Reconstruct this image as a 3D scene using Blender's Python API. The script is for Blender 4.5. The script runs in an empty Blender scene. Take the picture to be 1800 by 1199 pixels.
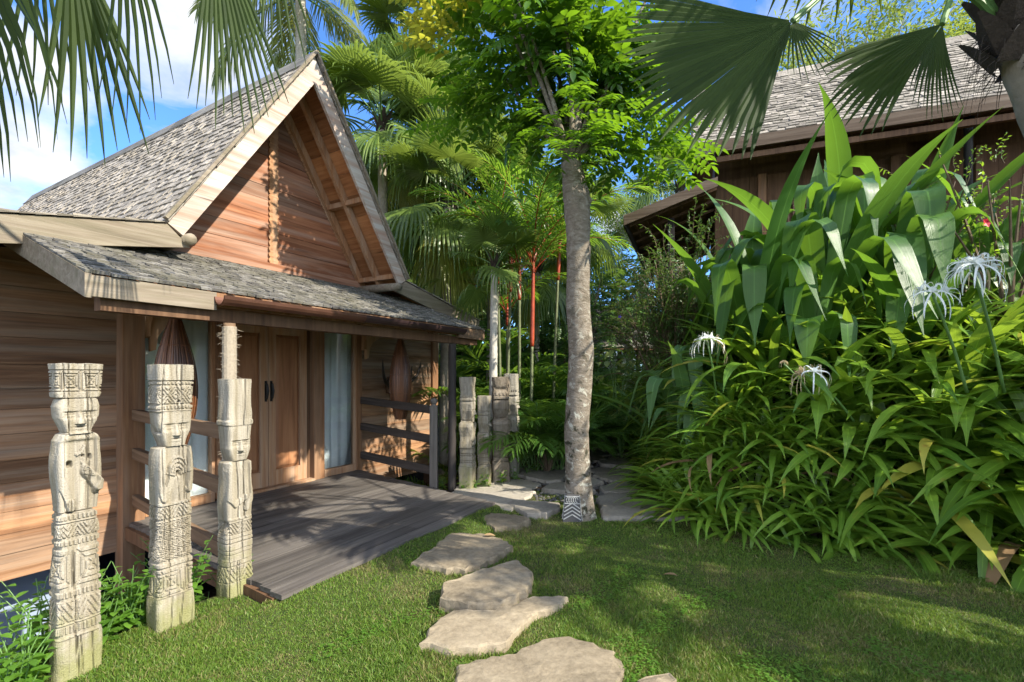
import bpy, math, random
import numpy as np
from mathutils import Vector, Matrix
scene = bpy.context.scene
COL = scene.collection
R = math.radians
CAM_H = 1.6
# ------------------------------------------------------------------ camera
cam_d = bpy.data.cameras.new('camera')
cam_d.sensor_width = 36.0
cam_d.lens = 16.8
cam_d.shift_y = 0.0325
cam_d.clip_start = 0.05
cam_d.clip_end = 2000
cam = bpy.data.objects.new('camera', cam_d)
COL.objects.link(cam)
cam.location = (0, 0, CAM_H)
cam.rotation_euler = (R(90), 0, 0)
scene.camera = cam
# ------------------------------------------------------------------ view, sky, sun
scene.view_settings.view_transform = 'Standard'
scene.view_settings.look = 'None'
scene.view_settings.gamma = 1.0
scene.view_settings.exposure = 1.66
SUN_EL, SUN_ROT = R(38), R(119.9)
world = bpy.data.worlds.new('World')
scene.world = world
world.use_nodes = True


class NT:
    """short hand for building node trees"""
    def __init__(s, tree):
        s.t = tree

    def n(s, kind, **kw):
        nd = s.t.nodes.new(kind)
        for k, v in kw.items():
            setattr(nd, k, v)
        return nd

    def l(s, a, b):
        s.t.links.new(a, b)

    def val(s, sock, v):
        if hasattr(v, 'is_output') or hasattr(v, 'links'):
            s.l(v, sock)
        else:
            sock.default_value = v

    def math(s, op, a, b=0.0, c=None):
        nd = s.n('ShaderNodeMath', operation=op)
        s.val(nd.inputs[0], a)
        s.val(nd.inputs[1], b)
        if c is not None:
            s.val(nd.inputs[2], c)
        return nd.outputs[0]

    def vmath(s, op, a, b=None):
        nd = s.n('ShaderNodeVectorMath', operation=op)
        s.val(nd.inputs[0], a)
        if b is not None:
            s.val(nd.inputs[1], b)
        return nd.outputs[1] if op in ('DOT_PRODUCT', 'LENGTH') else nd.outputs[0]

    def noise(s, vec, scale, detail=4.0, rough=0.55, dist=0.0):
        nd = s.n('ShaderNodeTexNoise')
        if vec is not None:
            s.l(vec, nd.inputs['Vector'])
        nd.inputs['Scale'].default_value = scale
        nd.inputs['Detail'].default_value = detail
        nd.inputs['Roughness'].default_value = rough
        nd.inputs['Distortion'].default_value = dist
        return nd.outputs['Fac']

    def ramp(s, fac, stops):
        nd = s.n('ShaderNodeValToRGB')
        cr = nd.color_ramp
        while len(cr.elements) < len(stops):
            cr.elements.new(0.5)
        for e, (p, c) in zip(cr.elements, stops):
            e.position = p
            e.color = (c[0], c[1], c[2], 1) if hasattr(c, '__len__') else (c, c, c, 1)
        s.l(fac, nd.inputs[0])
        return nd.outputs[0]

    def mix(s, fac, a, b, mode='MIX'):
        nd = s.n('ShaderNodeMix', data_type='RGBA', blend_type=mode)
        s.val(nd.inputs[0], fac)
        for i, v in ((6, a), (7, b)):
            if isinstance(v, (tuple, list)):
                nd.inputs[i].default_value = (v[0], v[1], v[2], 1)
            else:
                s.l(v, nd.inputs[i])
        return nd.outputs[2]


w = NT(world.node_tree)
sky = w.n('ShaderNodeTexSky', sky_type='NISHITA', sun_disc=False)
sky.sun_elevation = SUN_EL
sky.sun_rotation = SUN_ROT
sky.air_density = 1.0
sky.dust_density = 0.35
sky.ozone_density = 2.6
tc = w.n('ShaderNodeTexCoord')
dirv = tc.outputs['Generated']
sep = w.n('ShaderNodeSeparateXYZ')
w.l(dirv, sep.inputs[0])
dz = w.math('ADD', w.math('MAXIMUM', sep.outputs[2], 0.0), 0.22)
comb = w.n('ShaderNodeCombineXYZ')
w.l(w.math('DIVIDE', sep.outputs[0], dz), comb.inputs[0])
w.l(w.math('DIVIDE', sep.outputs[1], dz), comb.inputs[1])
cl_noise = w.noise(comb.outputs[0], 2.3, 9.0, 0.56, 0.35)
mask = None
for (px, py, rad) in ((290, 30, .19), (70, 120, .12), (-10, 265, .17), (110, 300, .07), (1075, 375, .06), (360, 130, .07),
                      (1500, -500, .3)):
    v = Vector(((px - 900) / 840, 1.0, (658 - py) / 840)).normalized()
    d = w.vmath('DISTANCE' if False else 'DOT_PRODUCT', dirv, tuple(v))
    ang = w.math('ARCCOSINE', w.math('MINIMUM', d, 1.0))
    m = w.math('SUBTRACT', 1.0, w.math('DIVIDE', ang, rad))
    mask = m if mask is None else w.math('MAXIMUM', mask, m)
# bright cloud banks added overhead and behind the viewpoint, unseen, as white fill
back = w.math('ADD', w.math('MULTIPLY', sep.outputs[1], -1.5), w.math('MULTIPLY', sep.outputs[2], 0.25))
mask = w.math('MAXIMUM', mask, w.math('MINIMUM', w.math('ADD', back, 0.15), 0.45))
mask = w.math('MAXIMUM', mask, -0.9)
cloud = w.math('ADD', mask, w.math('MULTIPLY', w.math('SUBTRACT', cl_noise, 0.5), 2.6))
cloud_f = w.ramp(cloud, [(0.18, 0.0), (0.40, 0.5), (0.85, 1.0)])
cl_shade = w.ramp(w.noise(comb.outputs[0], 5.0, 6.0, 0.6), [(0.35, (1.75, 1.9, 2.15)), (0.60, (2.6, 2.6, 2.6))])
bk = w.math('MULTIPLY_ADD', w.math('MAXIMUM', w.math('MULTIPLY', sep.outputs[1], -1.0), 0.0), 3.4, 1.0)  # clouds behind the viewpoint made brighter for the added fill
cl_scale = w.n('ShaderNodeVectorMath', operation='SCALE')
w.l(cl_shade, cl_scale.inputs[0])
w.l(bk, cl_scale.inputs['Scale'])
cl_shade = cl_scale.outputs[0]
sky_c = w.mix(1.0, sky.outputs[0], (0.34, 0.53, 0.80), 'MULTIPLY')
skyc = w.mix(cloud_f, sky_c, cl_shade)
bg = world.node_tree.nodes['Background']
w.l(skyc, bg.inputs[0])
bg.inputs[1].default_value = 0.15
sun_d = bpy.data.lights.new('sun', 'SUN')
sun_d.energy = 3.4
sun_d.angle = R(0.5)
sun_d.color = (1.0, 0.93, 0.80)
sun = bpy.data.objects.new('sun', sun_d)
COL.objects.link(sun)
SUNV = Vector((math.sin(SUN_ROT) * math.cos(SUN_EL), math.cos(SUN_ROT) * math.cos(SUN_EL), math.sin(SUN_EL)))
sun.rotation_euler = SUNV.to_track_quat('Z', 'Y').to_euler()
sun.location = SUNV * 30


# ------------------------------------------------------------------ helpers
def at(px, py, d):
    """world point that stands d metres ahead of the viewpoint"""
    return np.array(((px - 900) / 840 * d, d, CAM_H - (py - 658) / 840 * d))


def gnd(px, py, z=0.0):
    d = 840 * (CAM_H - z) / (py - 658)
    return np.array(((px - 900) / 840 * d, d, z))


class MB:
    def __init__(s):
        s.v, s.f, s.m, s.n = [], [], [], 0
        s.att = {}

    def add(s, V, F, mat=0):
        V = np.asarray(V, float).reshape(-1, 3)
        s.v.append(V)
        k = s.n
        s.f.extend([tuple(i + k for i in f) for f in F])
        s.m.extend([mat] * len(F))
        s.n += len(V)

    def tmpl(s):
        return np.concatenate(s.v), list(s.f), list(s.m)

    def place(s, T, M, t, sc=1.0):
        V, F, m = T
        V = (V * sc) @ np.asarray(M).T + np.asarray(t)
        k = s.n
        s.v.append(V)
        s.f.extend([tuple(i + k for i in f) for f in F])
        s.m.extend(m)
        s.n += len(V)

    def mesh(s, name, mats, smooth=False):
        me = bpy.data.meshes.new(name)
        V = np.concatenate(s.v) if s.v else np.zeros((0, 3))
        me.from_pydata(V.tolist(), [], s.f)
        for m in (mats if isinstance(mats, (list, tuple)) else [mats]):
            me.materials.append(m)
        if any(s.m):
            me.polygons.foreach_set('material_index', s.m)
        if smooth:
            me.polygons.foreach_set('use_smooth', [True] * len(s.f))
        if s.att:
            ac = np.concatenate([s.att.get(i, np.zeros(len(q))) for i, q in enumerate(s.v)])
            me.attributes.new('across', 'FLOAT', 'POINT').data.foreach_set('value', ac)
        me.update()
        return me

    def build(s, name, mats, parent=None, smooth=False, loc=None):
        return link(name, s.mesh(name, mats, smooth), parent, loc)

    def box(s, x0, x1, y0, y1, z0, z1, mat=0):
        V = [(x, y, z) for x in (x0, x1) for y in (y0, y1) for z in (z0, z1)]
        s.add(V, [(0, 1, 3, 2), (4, 6, 7, 5), (0, 4, 5, 1), (2, 3, 7, 6), (0, 2, 6, 4), (1, 5, 7, 3)], mat)

    def beam(s, a, b, wd, ht, up=(0, 0, 1), mat=0):
        """a squared timber from a to b, wd across and ht along up"""
        a, b, up = np.array(a, float), np.array(b, float), np.array(up, float)
        t = (b - a) / np.linalg.norm(b - a)
        sd = np.cross(t, up)
        sd /= np.linalg.norm(sd)
        u = np.cross(sd, t)
        V = [p + sd * i * wd / 2 + u * j * ht / 2 for p in (a, b) for i in (-1, 1) for j in (-1, 1)]
        s.add(V, [(0, 1, 3, 2), (4, 6, 7, 5), (0, 4, 5, 1), (2, 3, 7, 6), (0, 2, 6, 4), (1, 5, 7, 3)], mat)

    def prism(s, poly, e0, e1, axis=1, mat=0):
        """a polygon in the plane across axis, pushed from e0 to e1 along it"""
        n = len(poly)
        V = []
        for e in (e0, e1):
            for (p, q) in poly:
                c = [p, q]
                c.insert(axis, e)
                V.append(c)
        F = [tuple(range(n)), tuple(range(2 * n - 1, n - 1, -1))]
        F += [(i, i + n, (i + 1) % n + n, (i + 1) % n) for i in range(n)]
        s.add(V, F, mat)

    def tube(s, P, rad, sides=8, mat=0, cap=True, jit=0.0, rng=None):
        P = np.asarray(P, float)
        n = len(P)
        rad = np.broadcast_to(np.asarray(rad, float), (n,))
        T = np.gradient(P, axis=0)
        T /= np.linalg.norm(T, axis=1)[:, None] + 1e-9
        ref = np.array((0.0, 0, 1)) if abs(T[:, 2]).mean() < 0.8 else np.array((1.0, 0, 0))
        A = np.cross(T, ref)
        A /= np.linalg.norm(A, axis=1)[:, None]
        B = np.cross(T, A)
        th = np.linspace(0, 2 * math.pi, sides, endpoint=False)
        rr = rad[:, None] * np.ones(sides)
        if jit and rng is not None:
            rr = rr * (1 + jit * rng.standard_normal((n, sides)))
        V = P[:, None, :] + rr[..., None] * (np.cos(th)[None, :, None] * A[:, None, :] + np.sin(th)[None, :, None] * B[:, None, :])
        F = [(i * sides + j, i * sides + (j + 1) % sides, (i + 1) * sides + (j + 1) % sides, (i + 1) * sides + j)
             for i in range(n - 1) for j in range(sides)]
        if cap:
            F += [tuple(range(sides - 1, -1, -1)), tuple(range((n - 1) * sides, n * sides))]
        s.add(V.reshape(-1, 3), F, mat)

    def strip(s, P, S, W, N=None, fold=0.0, mat=0, mid=True):
        P, S, W = np.asarray(P), np.asarray(S), np.asarray(W)[:, None]
        n = len(P)
        up = 0 if N is None else np.asarray(N) * W * fold
        if mid:
            V = np.stack([P - S * W + up, P, P + S * W + up], 1).reshape(-1, 3)
            F = []
            for i in range(n - 1):
                k = i * 3
                F += [(k, k + 1, k + 4, k + 3), (k + 1, k + 2, k + 5, k + 4)]
        else:
            V = np.stack([P - S * W, P + S * W], 1).reshape(-1, 3)
            F = [(2 * i, 2 * i + 1, 2 * i + 3, 2 * i + 2) for i in range(n - 1)]
        s.add(V, F, mat)


def link(name, me, parent=None, loc=None):
    o = bpy.data.objects.new(name, me)
    COL.objects.link(o)
    if parent is not None:
        o.parent = parent
    if loc is not None:
        o.location = tuple(loc)
    return o


def tag(o, label=None, cat=None, group=None, kind=None):
    if label:
        o['label'] = label
    if cat:
        o['category'] = cat
    if group:
        o['group'] = group
    if kind:
        o['kind'] = kind
    return o


def empty(name, loc, rz=0.0):
    o = bpy.data.objects.new(name, None)
    COL.objects.link(o)
    o.location = tuple(loc)
    o.rotation_euler = (0, 0, rz)
    o.empty_display_size = 0.2
    return o


def copy_tree(o, parent=None):
    c = o.copy()
    COL.objects.link(c)
    if parent is not None:
        c.parent = parent
    for ch in list(o.children):
        copy_tree(ch, c)
    return c


def rotz(a):
    c, s_ = math.cos(a), math.sin(a)
    return np.array(((c, -s_, 0), (s_, c, 0), (0, 0, 1.0)))


def basis(x, up=(0, 0, 1)):
    """matrix whose columns are x, its side and its normal"""
    x = np.asarray(x, float)
    x = x / np.linalg.norm(x)
    y = np.cross(np.asarray(up, float), x)
    if np.linalg.norm(y) < 1e-4:
        y = np.array((0, 1.0, 0))
    y = y / np.linalg.norm(y)
    return np.stack([x, y, np.cross(x, y)], 1)


def sstep(a, b, x):
    t = np.clip((np.asarray(x, float) - a) / (b - a), 0, 1)
    return t * t * (3 - 2 * t)


# ------------------------------------------------------------------ materials
def new_mat(name):
    m = bpy.data.materials.new(name)
    m.use_nodes = True
    t = NT(m.node_tree)
    return m, t, m.node_tree.nodes['Principled BSDF'], m.node_tree.nodes['Material Output']


def scaled(t, src, sc):
    nd = t.n('ShaderNodeVectorMath', operation='MULTIPLY')
    t.l(src, nd.inputs[0])
    nd.inputs[1].default_value = sc
    return nd.outputs[0]


def island_coord(t):
    """object coordinates shifted by a random amount per loose piece"""
    tcn = t.n('ShaderNodeTexCoord')
    g = t.n('ShaderNodeNewGeometry')
    k = t.math('MULTIPLY', g.outputs['Random Per Island'], 37.0)
    cb = t.n('ShaderNodeCombineXYZ')
    for i in range(3):
        t.l(k, cb.inputs[i])
    return t.vmath('ADD', tcn.outputs['Object'], cb.outputs[0]), g.outputs['Random Per Island'], tcn.outputs['Object']


def wood(name, dark, mid, light, axis=0, grain=26.0, rough=0.75, bump=0.5, weather=None, vary=0.5, wamt=0.6, spec=0.25, algae=None):
    m, t, p, out = new_mat(name)
    co, rnd, obj = island_coord(t)
    sc = [grain] * 3
    sc[axis] = grain * 0.045
    v = scaled(t, co, sc)
    n1 = t.noise(v, 1.0, 5.0, 0.6, 0.6)
    sc2 = [4.0] * 3
    sc2[axis] = 0.8
    n2 = t.noise(scaled(t, co, sc2), 1.0, 4.0, 0.6, 0.8)
    c = t.ramp(n1, [(0.25, dark), (0.5, mid), (0.75, light)])
    c = t.mix(t.math('MULTIPLY', n2, 0.65), c, t.ramp(n2, [(0.3, dark), (0.7, light)]))
    b = t.math('ADD', t.math('MULTIPLY', rnd, vary), 1.0 - vary * 0.5)
    hs = t.n('ShaderNodeHueSaturation')
    t.l(c, hs.inputs['Color'])
    t.l(b, hs.inputs['Value'])
    c = hs.outputs[0]
    if weather:
        wv = t.ramp(t.noise(scaled(t, obj, [x * 0.22 for x in sc]), 1.0, 5.0, 0.65, 1.0), [(0.42, 0.0), (0.66, wamt)])
        c = t.mix(wv, c, weather)
    if algae:
        sz = t.n('ShaderNodeSeparateXYZ')
        t.l(obj, sz.inputs[0])
        al = t.math('SUBTRACT', t.noise(obj, 6.0, 5.0, 0.65), t.math('MULTIPLY', sz.outputs[2], 1.1))
        c = t.mix(t.ramp(al, [(0.12, 0.0), (0.42, 0.75)]), c, algae)
    # dark knots and small cracks
    kn = t.ramp(t.noise(scaled(t, co, [x * 0.55 for x in sc]), 1.3, 2.0, 0.5), [(0.20, 1.0), (0.30, 0.0)])
    c = t.mix(t.math('MULTIPLY', kn, 0.75), c, tuple(x * 0.35 for x in dark))
    t.l(c, p.inputs['Base Color'])
    p.inputs['Roughness'].default_value = rough
    p.inputs['Specular IOR Level'].default_value = spec
    bp = t.n('ShaderNodeBump')
    bp.inputs['Strength'].default_value = bump
    bp.inputs['Distance'].default_value = 0.006
    t.l(n1, bp.inputs['Height'])
    t.l(bp.outputs[0], p.inputs['Normal'])
    return m


def leaf(name, c1, c2, trans=(0.35, 0.5, 0.04), tf=0.38, rough=0.38, spots=None, spec=0.45, vein=0.0, sp_amt=0.8, rib=None):
    m, t, p, out = new_mat(name)
    g = t.n('ShaderNodeNewGeometry')
    oi = t.n('ShaderNodeObjectInfo')
    tcn = t.n('ShaderNodeTexCoord')
    rnd = t.math('FRACT', t.math('ADD', g.outputs['Random Per Island'], oi.outputs['Random']))
    n1 = t.noise(tcn.outputs['Object'], 5.0, 3.0, 0.6)
    f = t.math('ADD', t.math('MULTIPLY', rnd, 0.75), t.math('MULTIPLY', n1, 0.5))
    c = t.ramp(f, [(0.15, c1), (0.95, c2)])
    if spots:
        sp = t.ramp(t.noise(tcn.outputs['Object'], 9.0, 5.0, 0.65), [(0.60, 0.0), (0.68, sp_amt)])
        c = t.mix(t.math('MULTIPLY', sp, t.math('GREATER_THAN', rnd, 0.45)), c, spots)
    if vein:
        av = t.n('ShaderNodeAttribute', attribute_name='across').outputs['Fac']
        cb = t.n('ShaderNodeCombineXYZ')
        t.l(t.math('MULTIPLY', av, 16.0), cb.inputs[0])
        t.l(t.math('MULTIPLY', rnd, 40.0), cb.inputs[1])
        vs = t.noise(cb.outputs[0], 1.0, 3.0, 0.6)
        hs = t.n('ShaderNodeHueSaturation')
        t.l(c, hs.inputs['Color'])
        t.l(t.math('MULTIPLY_ADD', vs, 0.7, 0.65), hs.inputs['Value'])
        c = hs.outputs[0]
        md = t.math('LESS_THAN', t.math('ABSOLUTE', av), 0.055)
        c = t.mix(t.math('MULTIPLY', md, 0.55), c, rib or tuple(min(1, x * 1.8) for x in c2))
        bp = t.n('ShaderNodeBump')
        bp.inputs['Strength'].default_value = vein
        bp.inputs['Distance'].default_value = 0.006
        t.l(t.math('ADD', vs, t.math('MULTIPLY', n1, 1.5)), bp.inputs['Height'])
        t.l(bp.outputs[0], p.inputs['Normal'])
    t.l(c, p.inputs['Base Color'])
    p.inputs['Roughness'].default_value = rough
    p.inputs['Specular IOR Level'].default_value = spec
    tr = t.n('ShaderNodeBsdfTranslucent')
    t.l(t.mix(t.math('MULTIPLY', rnd, 0.35), trans, c), tr.inputs[0])
    mx = t.n('ShaderNodeMixShader')
    mx.inputs[0].default_value = tf
    t.l(p.outputs[0], mx.inputs[1])
    t.l(tr.outputs[0], mx.inputs[2])
    t.l(mx.outputs[0], out.inputs[0])
    return m


def plain(name, col, rough=0.6, metal=0.0, nscale=12.0, namt=0.35, bump=0.25, dist=0.004, spec=0.4):
    m, t, p, out = new_mat(name)
    tcn = t.n('ShaderNodeTexCoord')
    n1 = t.noise(tcn.outputs['Object'], nscale, 6.0, 0.6)
    c = t.mix(n1, tuple(x * (1 - namt) for x in col), tuple(min(1, x * (1 + namt)) for x in col))
    t.l(c, p.inputs['Base Color'])
    p.inputs['Roughness'].default_value = rough
    p.inputs['Metallic'].default_value = metal
    p.inputs['Specular IOR Level'].default_value = spec
    bp = t.n('ShaderNodeBump')
    bp.inputs['Strength'].default_value = bump
    bp.inputs['Distance'].default_value = dist
    t.l(n1, bp.inputs['Height'])
    t.l(bp.outputs[0], p.inputs['Normal'])
    return m


M = {}
M['wall_wood'] = wood('wall_wood', (.072, .032, .015), (.22, .106, .049), (.37, .215, .112), 0, 24, 0.7, 0.8, (.34, .285, .215), 0.9, 0.5)
M['gable_wood'] = wood('gable_wood', (.075, .027, .013), (.215, .08, .036), (.34, .155, .078), 0, 22, 0.7, 0.7, (.42, .35, .28), 0.8, 0.45)
M['post_wood'] = wood('post_wood', (.075, .033, .016), (.19, .09, .04), (.31, .165, .08), 2, 24, 0.7, 0.5, (.32, .25, .18), 0.4, 0.3)
M['door_wood'] = wood('door_wood', (.15, .06, .026), (.30, .135, .06), (.42, .215, .105), 2, 18, 0.55, 0.35, None, 0.35)
M['soffit_wood'] = wood('soffit_wood', (.16, .06, .024), (.31, .135, .055), (.44, .22, .10), 1, 22, 0.75, 0.5, None, 0.7)
M['trim_wood'] = wood('trim_wood', (.20, .09, .04), (.33, .17, .08), (.44, .26, .14), 2, 24, 0.75, 0.5, (.40, .33, .25), 0.4, 0.5)
M['barge_wood'] = wood('barge_wood', (.22, .17, .13), (.43, .385, .33), (.58, .54, .48), 0, 22, 0.85, 0.7, (.28, .13, .07), 0.2, 0.7)
M['grey_wood'] = wood('grey_wood', (.09, .07, .05), (.20, .16, .115), (.32, .275, .21), 0, 26, 0.85, 0.7, (.13, .12, .07), 0.3, 0.6)
M['rail_wood'] = wood('rail_wood', (.018, .014, .012), (.045, .036, .03), (.10, .08, .066), 1, 28, 0.8, 0.7, None, 0.4)
M['rail_brown'] = wood('rail_brown', (.06, .035, .018), (.14, .085, .048), (.24, .16, .10), 1, 28, 0.8, 0.7, None, 0.4)
M['deck_wood'] = wood('deck_wood', (.032, .027, .024), (.070, .061, .054), (.125, .113, .102), 0, 26, 0.62, 0.8, (.20, .18, .155), 0.7, 0.45)
M['shingle'] = wood('shingle', (.085, .073, .058), (.235, .205, .168), (.38, .34, .285), 1, 30, 0.9, 0.8, (.10, .10, .06), 0.9, 0.35)
M['shingle_dark'] = wood('shingle_dark', (.04, .037, .034), (.12, .112, .10), (.25, .235, .21), 1, 30, 0.85, 0.8, (.14, .13, .07), 0.9, 0.4)
M['hut_dark'] = wood('hut_dark', (.05, .026, .014), (.105, .055, .028), (.17, .095, .05), 2, 22, 0.8, 0.5, None, 0.5)
M['hut_fascia'] = wood('hut_fascia', (.07, .045, .028), (.145, .10, .068), (.23, .175, .125), 0, 24, 0.85, 0.6, (.06, .035, .02), 0.3, 0.5)
M['black_wood'] = wood('black_wood', (.012, .010, .009), (.03, .025, .022), (.06, .05, .043), 2, 26, 0.75, 0.6, None, 0.3)
M['totem'] = wood('totem', (.095, .080, .057), (.255, .225, .172), (.42, .385, .315), 2, 32, 0.9, 0.9, (.20, .165, .10), 0.15, 0.8, algae=(.20, .20, .07))
M['totem_grey'] = wood('totem_grey', (.13, .115, .09), (.31, .28, .225), (.47, .44, .37), 2, 32, 0.88, 0.8, (.17, .15, .08), 0.15, 0.5)
M['totem_dark'] = wood('totem_dark', (.075, .058, .04), (.17, .135, .095), (.27, .22, .165), 2, 32, 0.88, 0.8, (.30, .27, .22), 0.15, 0.4)
M['copper'] = plain('copper', (.20, .095, .062), 0.42, 0.75, 6.0, 0.45, 0.15)
M['rope'] = plain('rope', (.33, .28, .21), 0.95, 0, 60.0, 0.4, 0.6)
M['metal_dark'] = plain('metal_dark', (.03, .028, .026), 0.45, 0.6, 20, 0.3, 0.15)
M['antler'] = plain('antler', (.028, .02, .015), 0.5, 0, 25, 0.5, 0.4)
M['plinth'] = plain('plinth', (.26, .32, .41), 0.35, 0, 2.0, 0.08, 0.05)
M['pool_dark'] = plain('pool_dark', (.012, .018, .028), 0.15, 0, 3.0, 0.2, 0.05)
M['curtain'] = plain('curtain', (.84, .87, .86), 0.85, 0, 3.0, 0.12, 0.1)
M['room'] = plain('room', (.03, .022, .016), 0.9)
M['trap'] = wood('trap', (.04, .014, .006), (.105, .038, .015), (.21, .09, .036), 2, 30, 0.4, 0.5, None, 1.0, spec=0.5)
M['white_petal'] = leaf('white_petal', (.78, .80, .76), (.90, .91, .88), (.8, .85, .75), 0.3, 0.5)
M['wilted'] = leaf('wilted', (.45, .33, .17), (.62, .52, .34), (.5, .4, .2), 0.3, 0.7)
M['red_petal'] = leaf('red_petal', (.55, .012, .03), (.65, .02, .05), (.6, .02, .05), 0.3, 0.5)
M['purple_petal'] = leaf('purple_petal', (.16, .10, .55), (.22, .14, .66), (.2, .1, .6), 0.3, 0.5)
M['lily'] = leaf('lily_leaf', (.045, .12, .016), (.18, .31, .034), (.42, .60, .045), 0.36, 0.30, (.33, .25, .05), 0.5, 0.4, 0.55)
M['lily_yellow'] = leaf('lily_yellow', (.22, .26, .03), (.42, .38, .06), (.5, .5, .05), 0.35, 0.4, (.25, .09, .025))
M['dead_leaf'] = leaf('dead_leaf', (.16, .085, .035), (.36, .24, .12), (.3, .2, .08), 0.2, 0.8)
M['giant'] = leaf('giant_crinum_leaf', (.024, .078, .016), (.080, .165, .034), (.24, .45, .03), 0.34, 0.38, None, 0.4, 0.5)
M['giant_grey'] = leaf('giant_grey_leaf', (.06, .14, .05), (.13, .24, .085), (.28, .46, .05), 0.32, 0.40, None, 0.35, 0.5)
M['tree_leaf'] = leaf('tree_leaf', (.018, .060, .009), (.066, .150, .014), (.23, .42, .014), 0.44, 0.34, None, 0.5)
M['young_leaf'] = leaf('young_leaf', (.20, .24, .02), (.42, .38, .03), (.52, .52, .05), 0.45, 0.4)
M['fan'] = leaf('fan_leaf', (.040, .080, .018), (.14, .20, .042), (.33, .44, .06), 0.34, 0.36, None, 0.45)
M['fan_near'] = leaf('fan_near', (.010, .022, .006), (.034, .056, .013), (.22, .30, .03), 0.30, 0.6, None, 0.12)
M['fan_yellow'] = leaf('fan_yellow', (.16, .20, .035), (.36, .36, .07), (.6, .6, .1), 0.4, 0.4)
M['coco'] = leaf('coconut_leaf', (.045, .075, .016), (.15, .18, .045), (.42, .44, .09), 0.36, 0.34, None, 0.5)
M['lip'] = leaf('lipstick_leaf', (.024, .078, .014), (.085, .19, .026), (.34, .56, .04), 0.42, 0.34, None, 0.5)
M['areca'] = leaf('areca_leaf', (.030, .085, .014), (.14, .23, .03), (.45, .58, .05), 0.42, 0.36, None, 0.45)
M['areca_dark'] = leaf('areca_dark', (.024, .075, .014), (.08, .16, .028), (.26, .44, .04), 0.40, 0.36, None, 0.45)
M['bush'] = leaf('bush_leaf', (.028, .07, .014), (.09, .165, .034), (.18, .30, .04), 0.32, 0.45)
M['weed'] = leaf('weed_leaf', (.05, .13, .018), (.13, .26, .035), (.42, .62, .04), 0.42, 0.42)
M['feather'] = leaf('feathery_leaf', (.055, .10, .02), (.14, .20, .04), (.38, .46, .07), 0.42, 0.5)
M['varieg'] = leaf('variegated_leaf', (.10, .20, .03), (.50, .52, .20), (.55, .62, .1), 0.4, 0.4)
M['stem_green'] = plain('stem_green', (.10, .19, .05), 0.5)
M['stem_brown'] = plain('stem_brown', (.13, .09, .055), 0.85)
M['ring_stem'] = plain('ring_stem', (.12, .135, .065), 0.7, 0, 16, 0.5, 0.5, 0.01)
M['red_stem'] = plain('red_stem', (.30, .048, .018), 0.4, 0, 9, 0.75, 0.5, 0.01)
M['palm_bark'] = plain('palm_bark', (.27, .23, .18), 0.9, 0, 14, 0.45, 0.8, 0.02)
M['pale_bark'] = plain('pale_bark', (.44, .41, .35), 0.9, 0, 14, 0.4, 0.6, 0.015)
M['fibre'] = plain('fibre', (.045, .032, .022), 0.95, 0, 30, 0.6, 0.8, 0.02)


def bark_mat():
    m, t, p, out = new_mat('tree_bark')
    tcn = t.n('ShaderNodeTexCoord')
    o = tcn.outputs['Object']
    rings = t.noise(scaled(t, o, (7, 7, 17)), 1.0, 7.0, 0.7, 1.6)
    fine = t.noise(o, 38.0, 6.0, 0.65)
    c = t.ramp(rings, [(0.25, (.085, .065, .045)), (0.48, (.175, .145, .11)), (0.75, (.29, .255, .205))])
    lich = t.ramp(t.noise(o, 9.0, 8.0, 0.68, 0.6), [(0.55, 0.0), (0.60, 0.9)])
    sepn = t.n('ShaderNodeSeparateXYZ')
    t.l(o, sepn.inputs[0])
    low = t.ramp(t.math('DIVIDE', sepn.outputs[2], 3.6), [(0.30, 1.0), (0.75, 0.25)])
    c = t.mix(t.math('MULTIPLY', lich, low), c, (.40, .39, .32))
    moss = t.ramp(t.noise(o, 7.0, 8.0, 0.7, 0.4), [(0.54, 0.0), (0.62, 1.0)])
    c = t.mix(t.math('MULTIPLY', moss, t.math('MULTIPLY', low, 1.0)), c, (.030, .030, .017))
    t.l(c, p.inputs['Base Color'])
    p.inputs['Roughness'].default_value = 0.92
    p.inputs['Specular IOR Level'].default_value = 0.2
    bp = t.n('ShaderNodeBump')
    bp.inputs['Strength'].default_value = 0.9
    bp.inputs['Distance'].default_value = 0.016
    t.l(t.math('ADD', rings, t.math('MULTIPLY', fine, 0.7)), bp.inputs['Height'])
    t.l(bp.outputs[0], p.inputs['Normal'])
    return m


M['bark'] = bark_mat()


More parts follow.
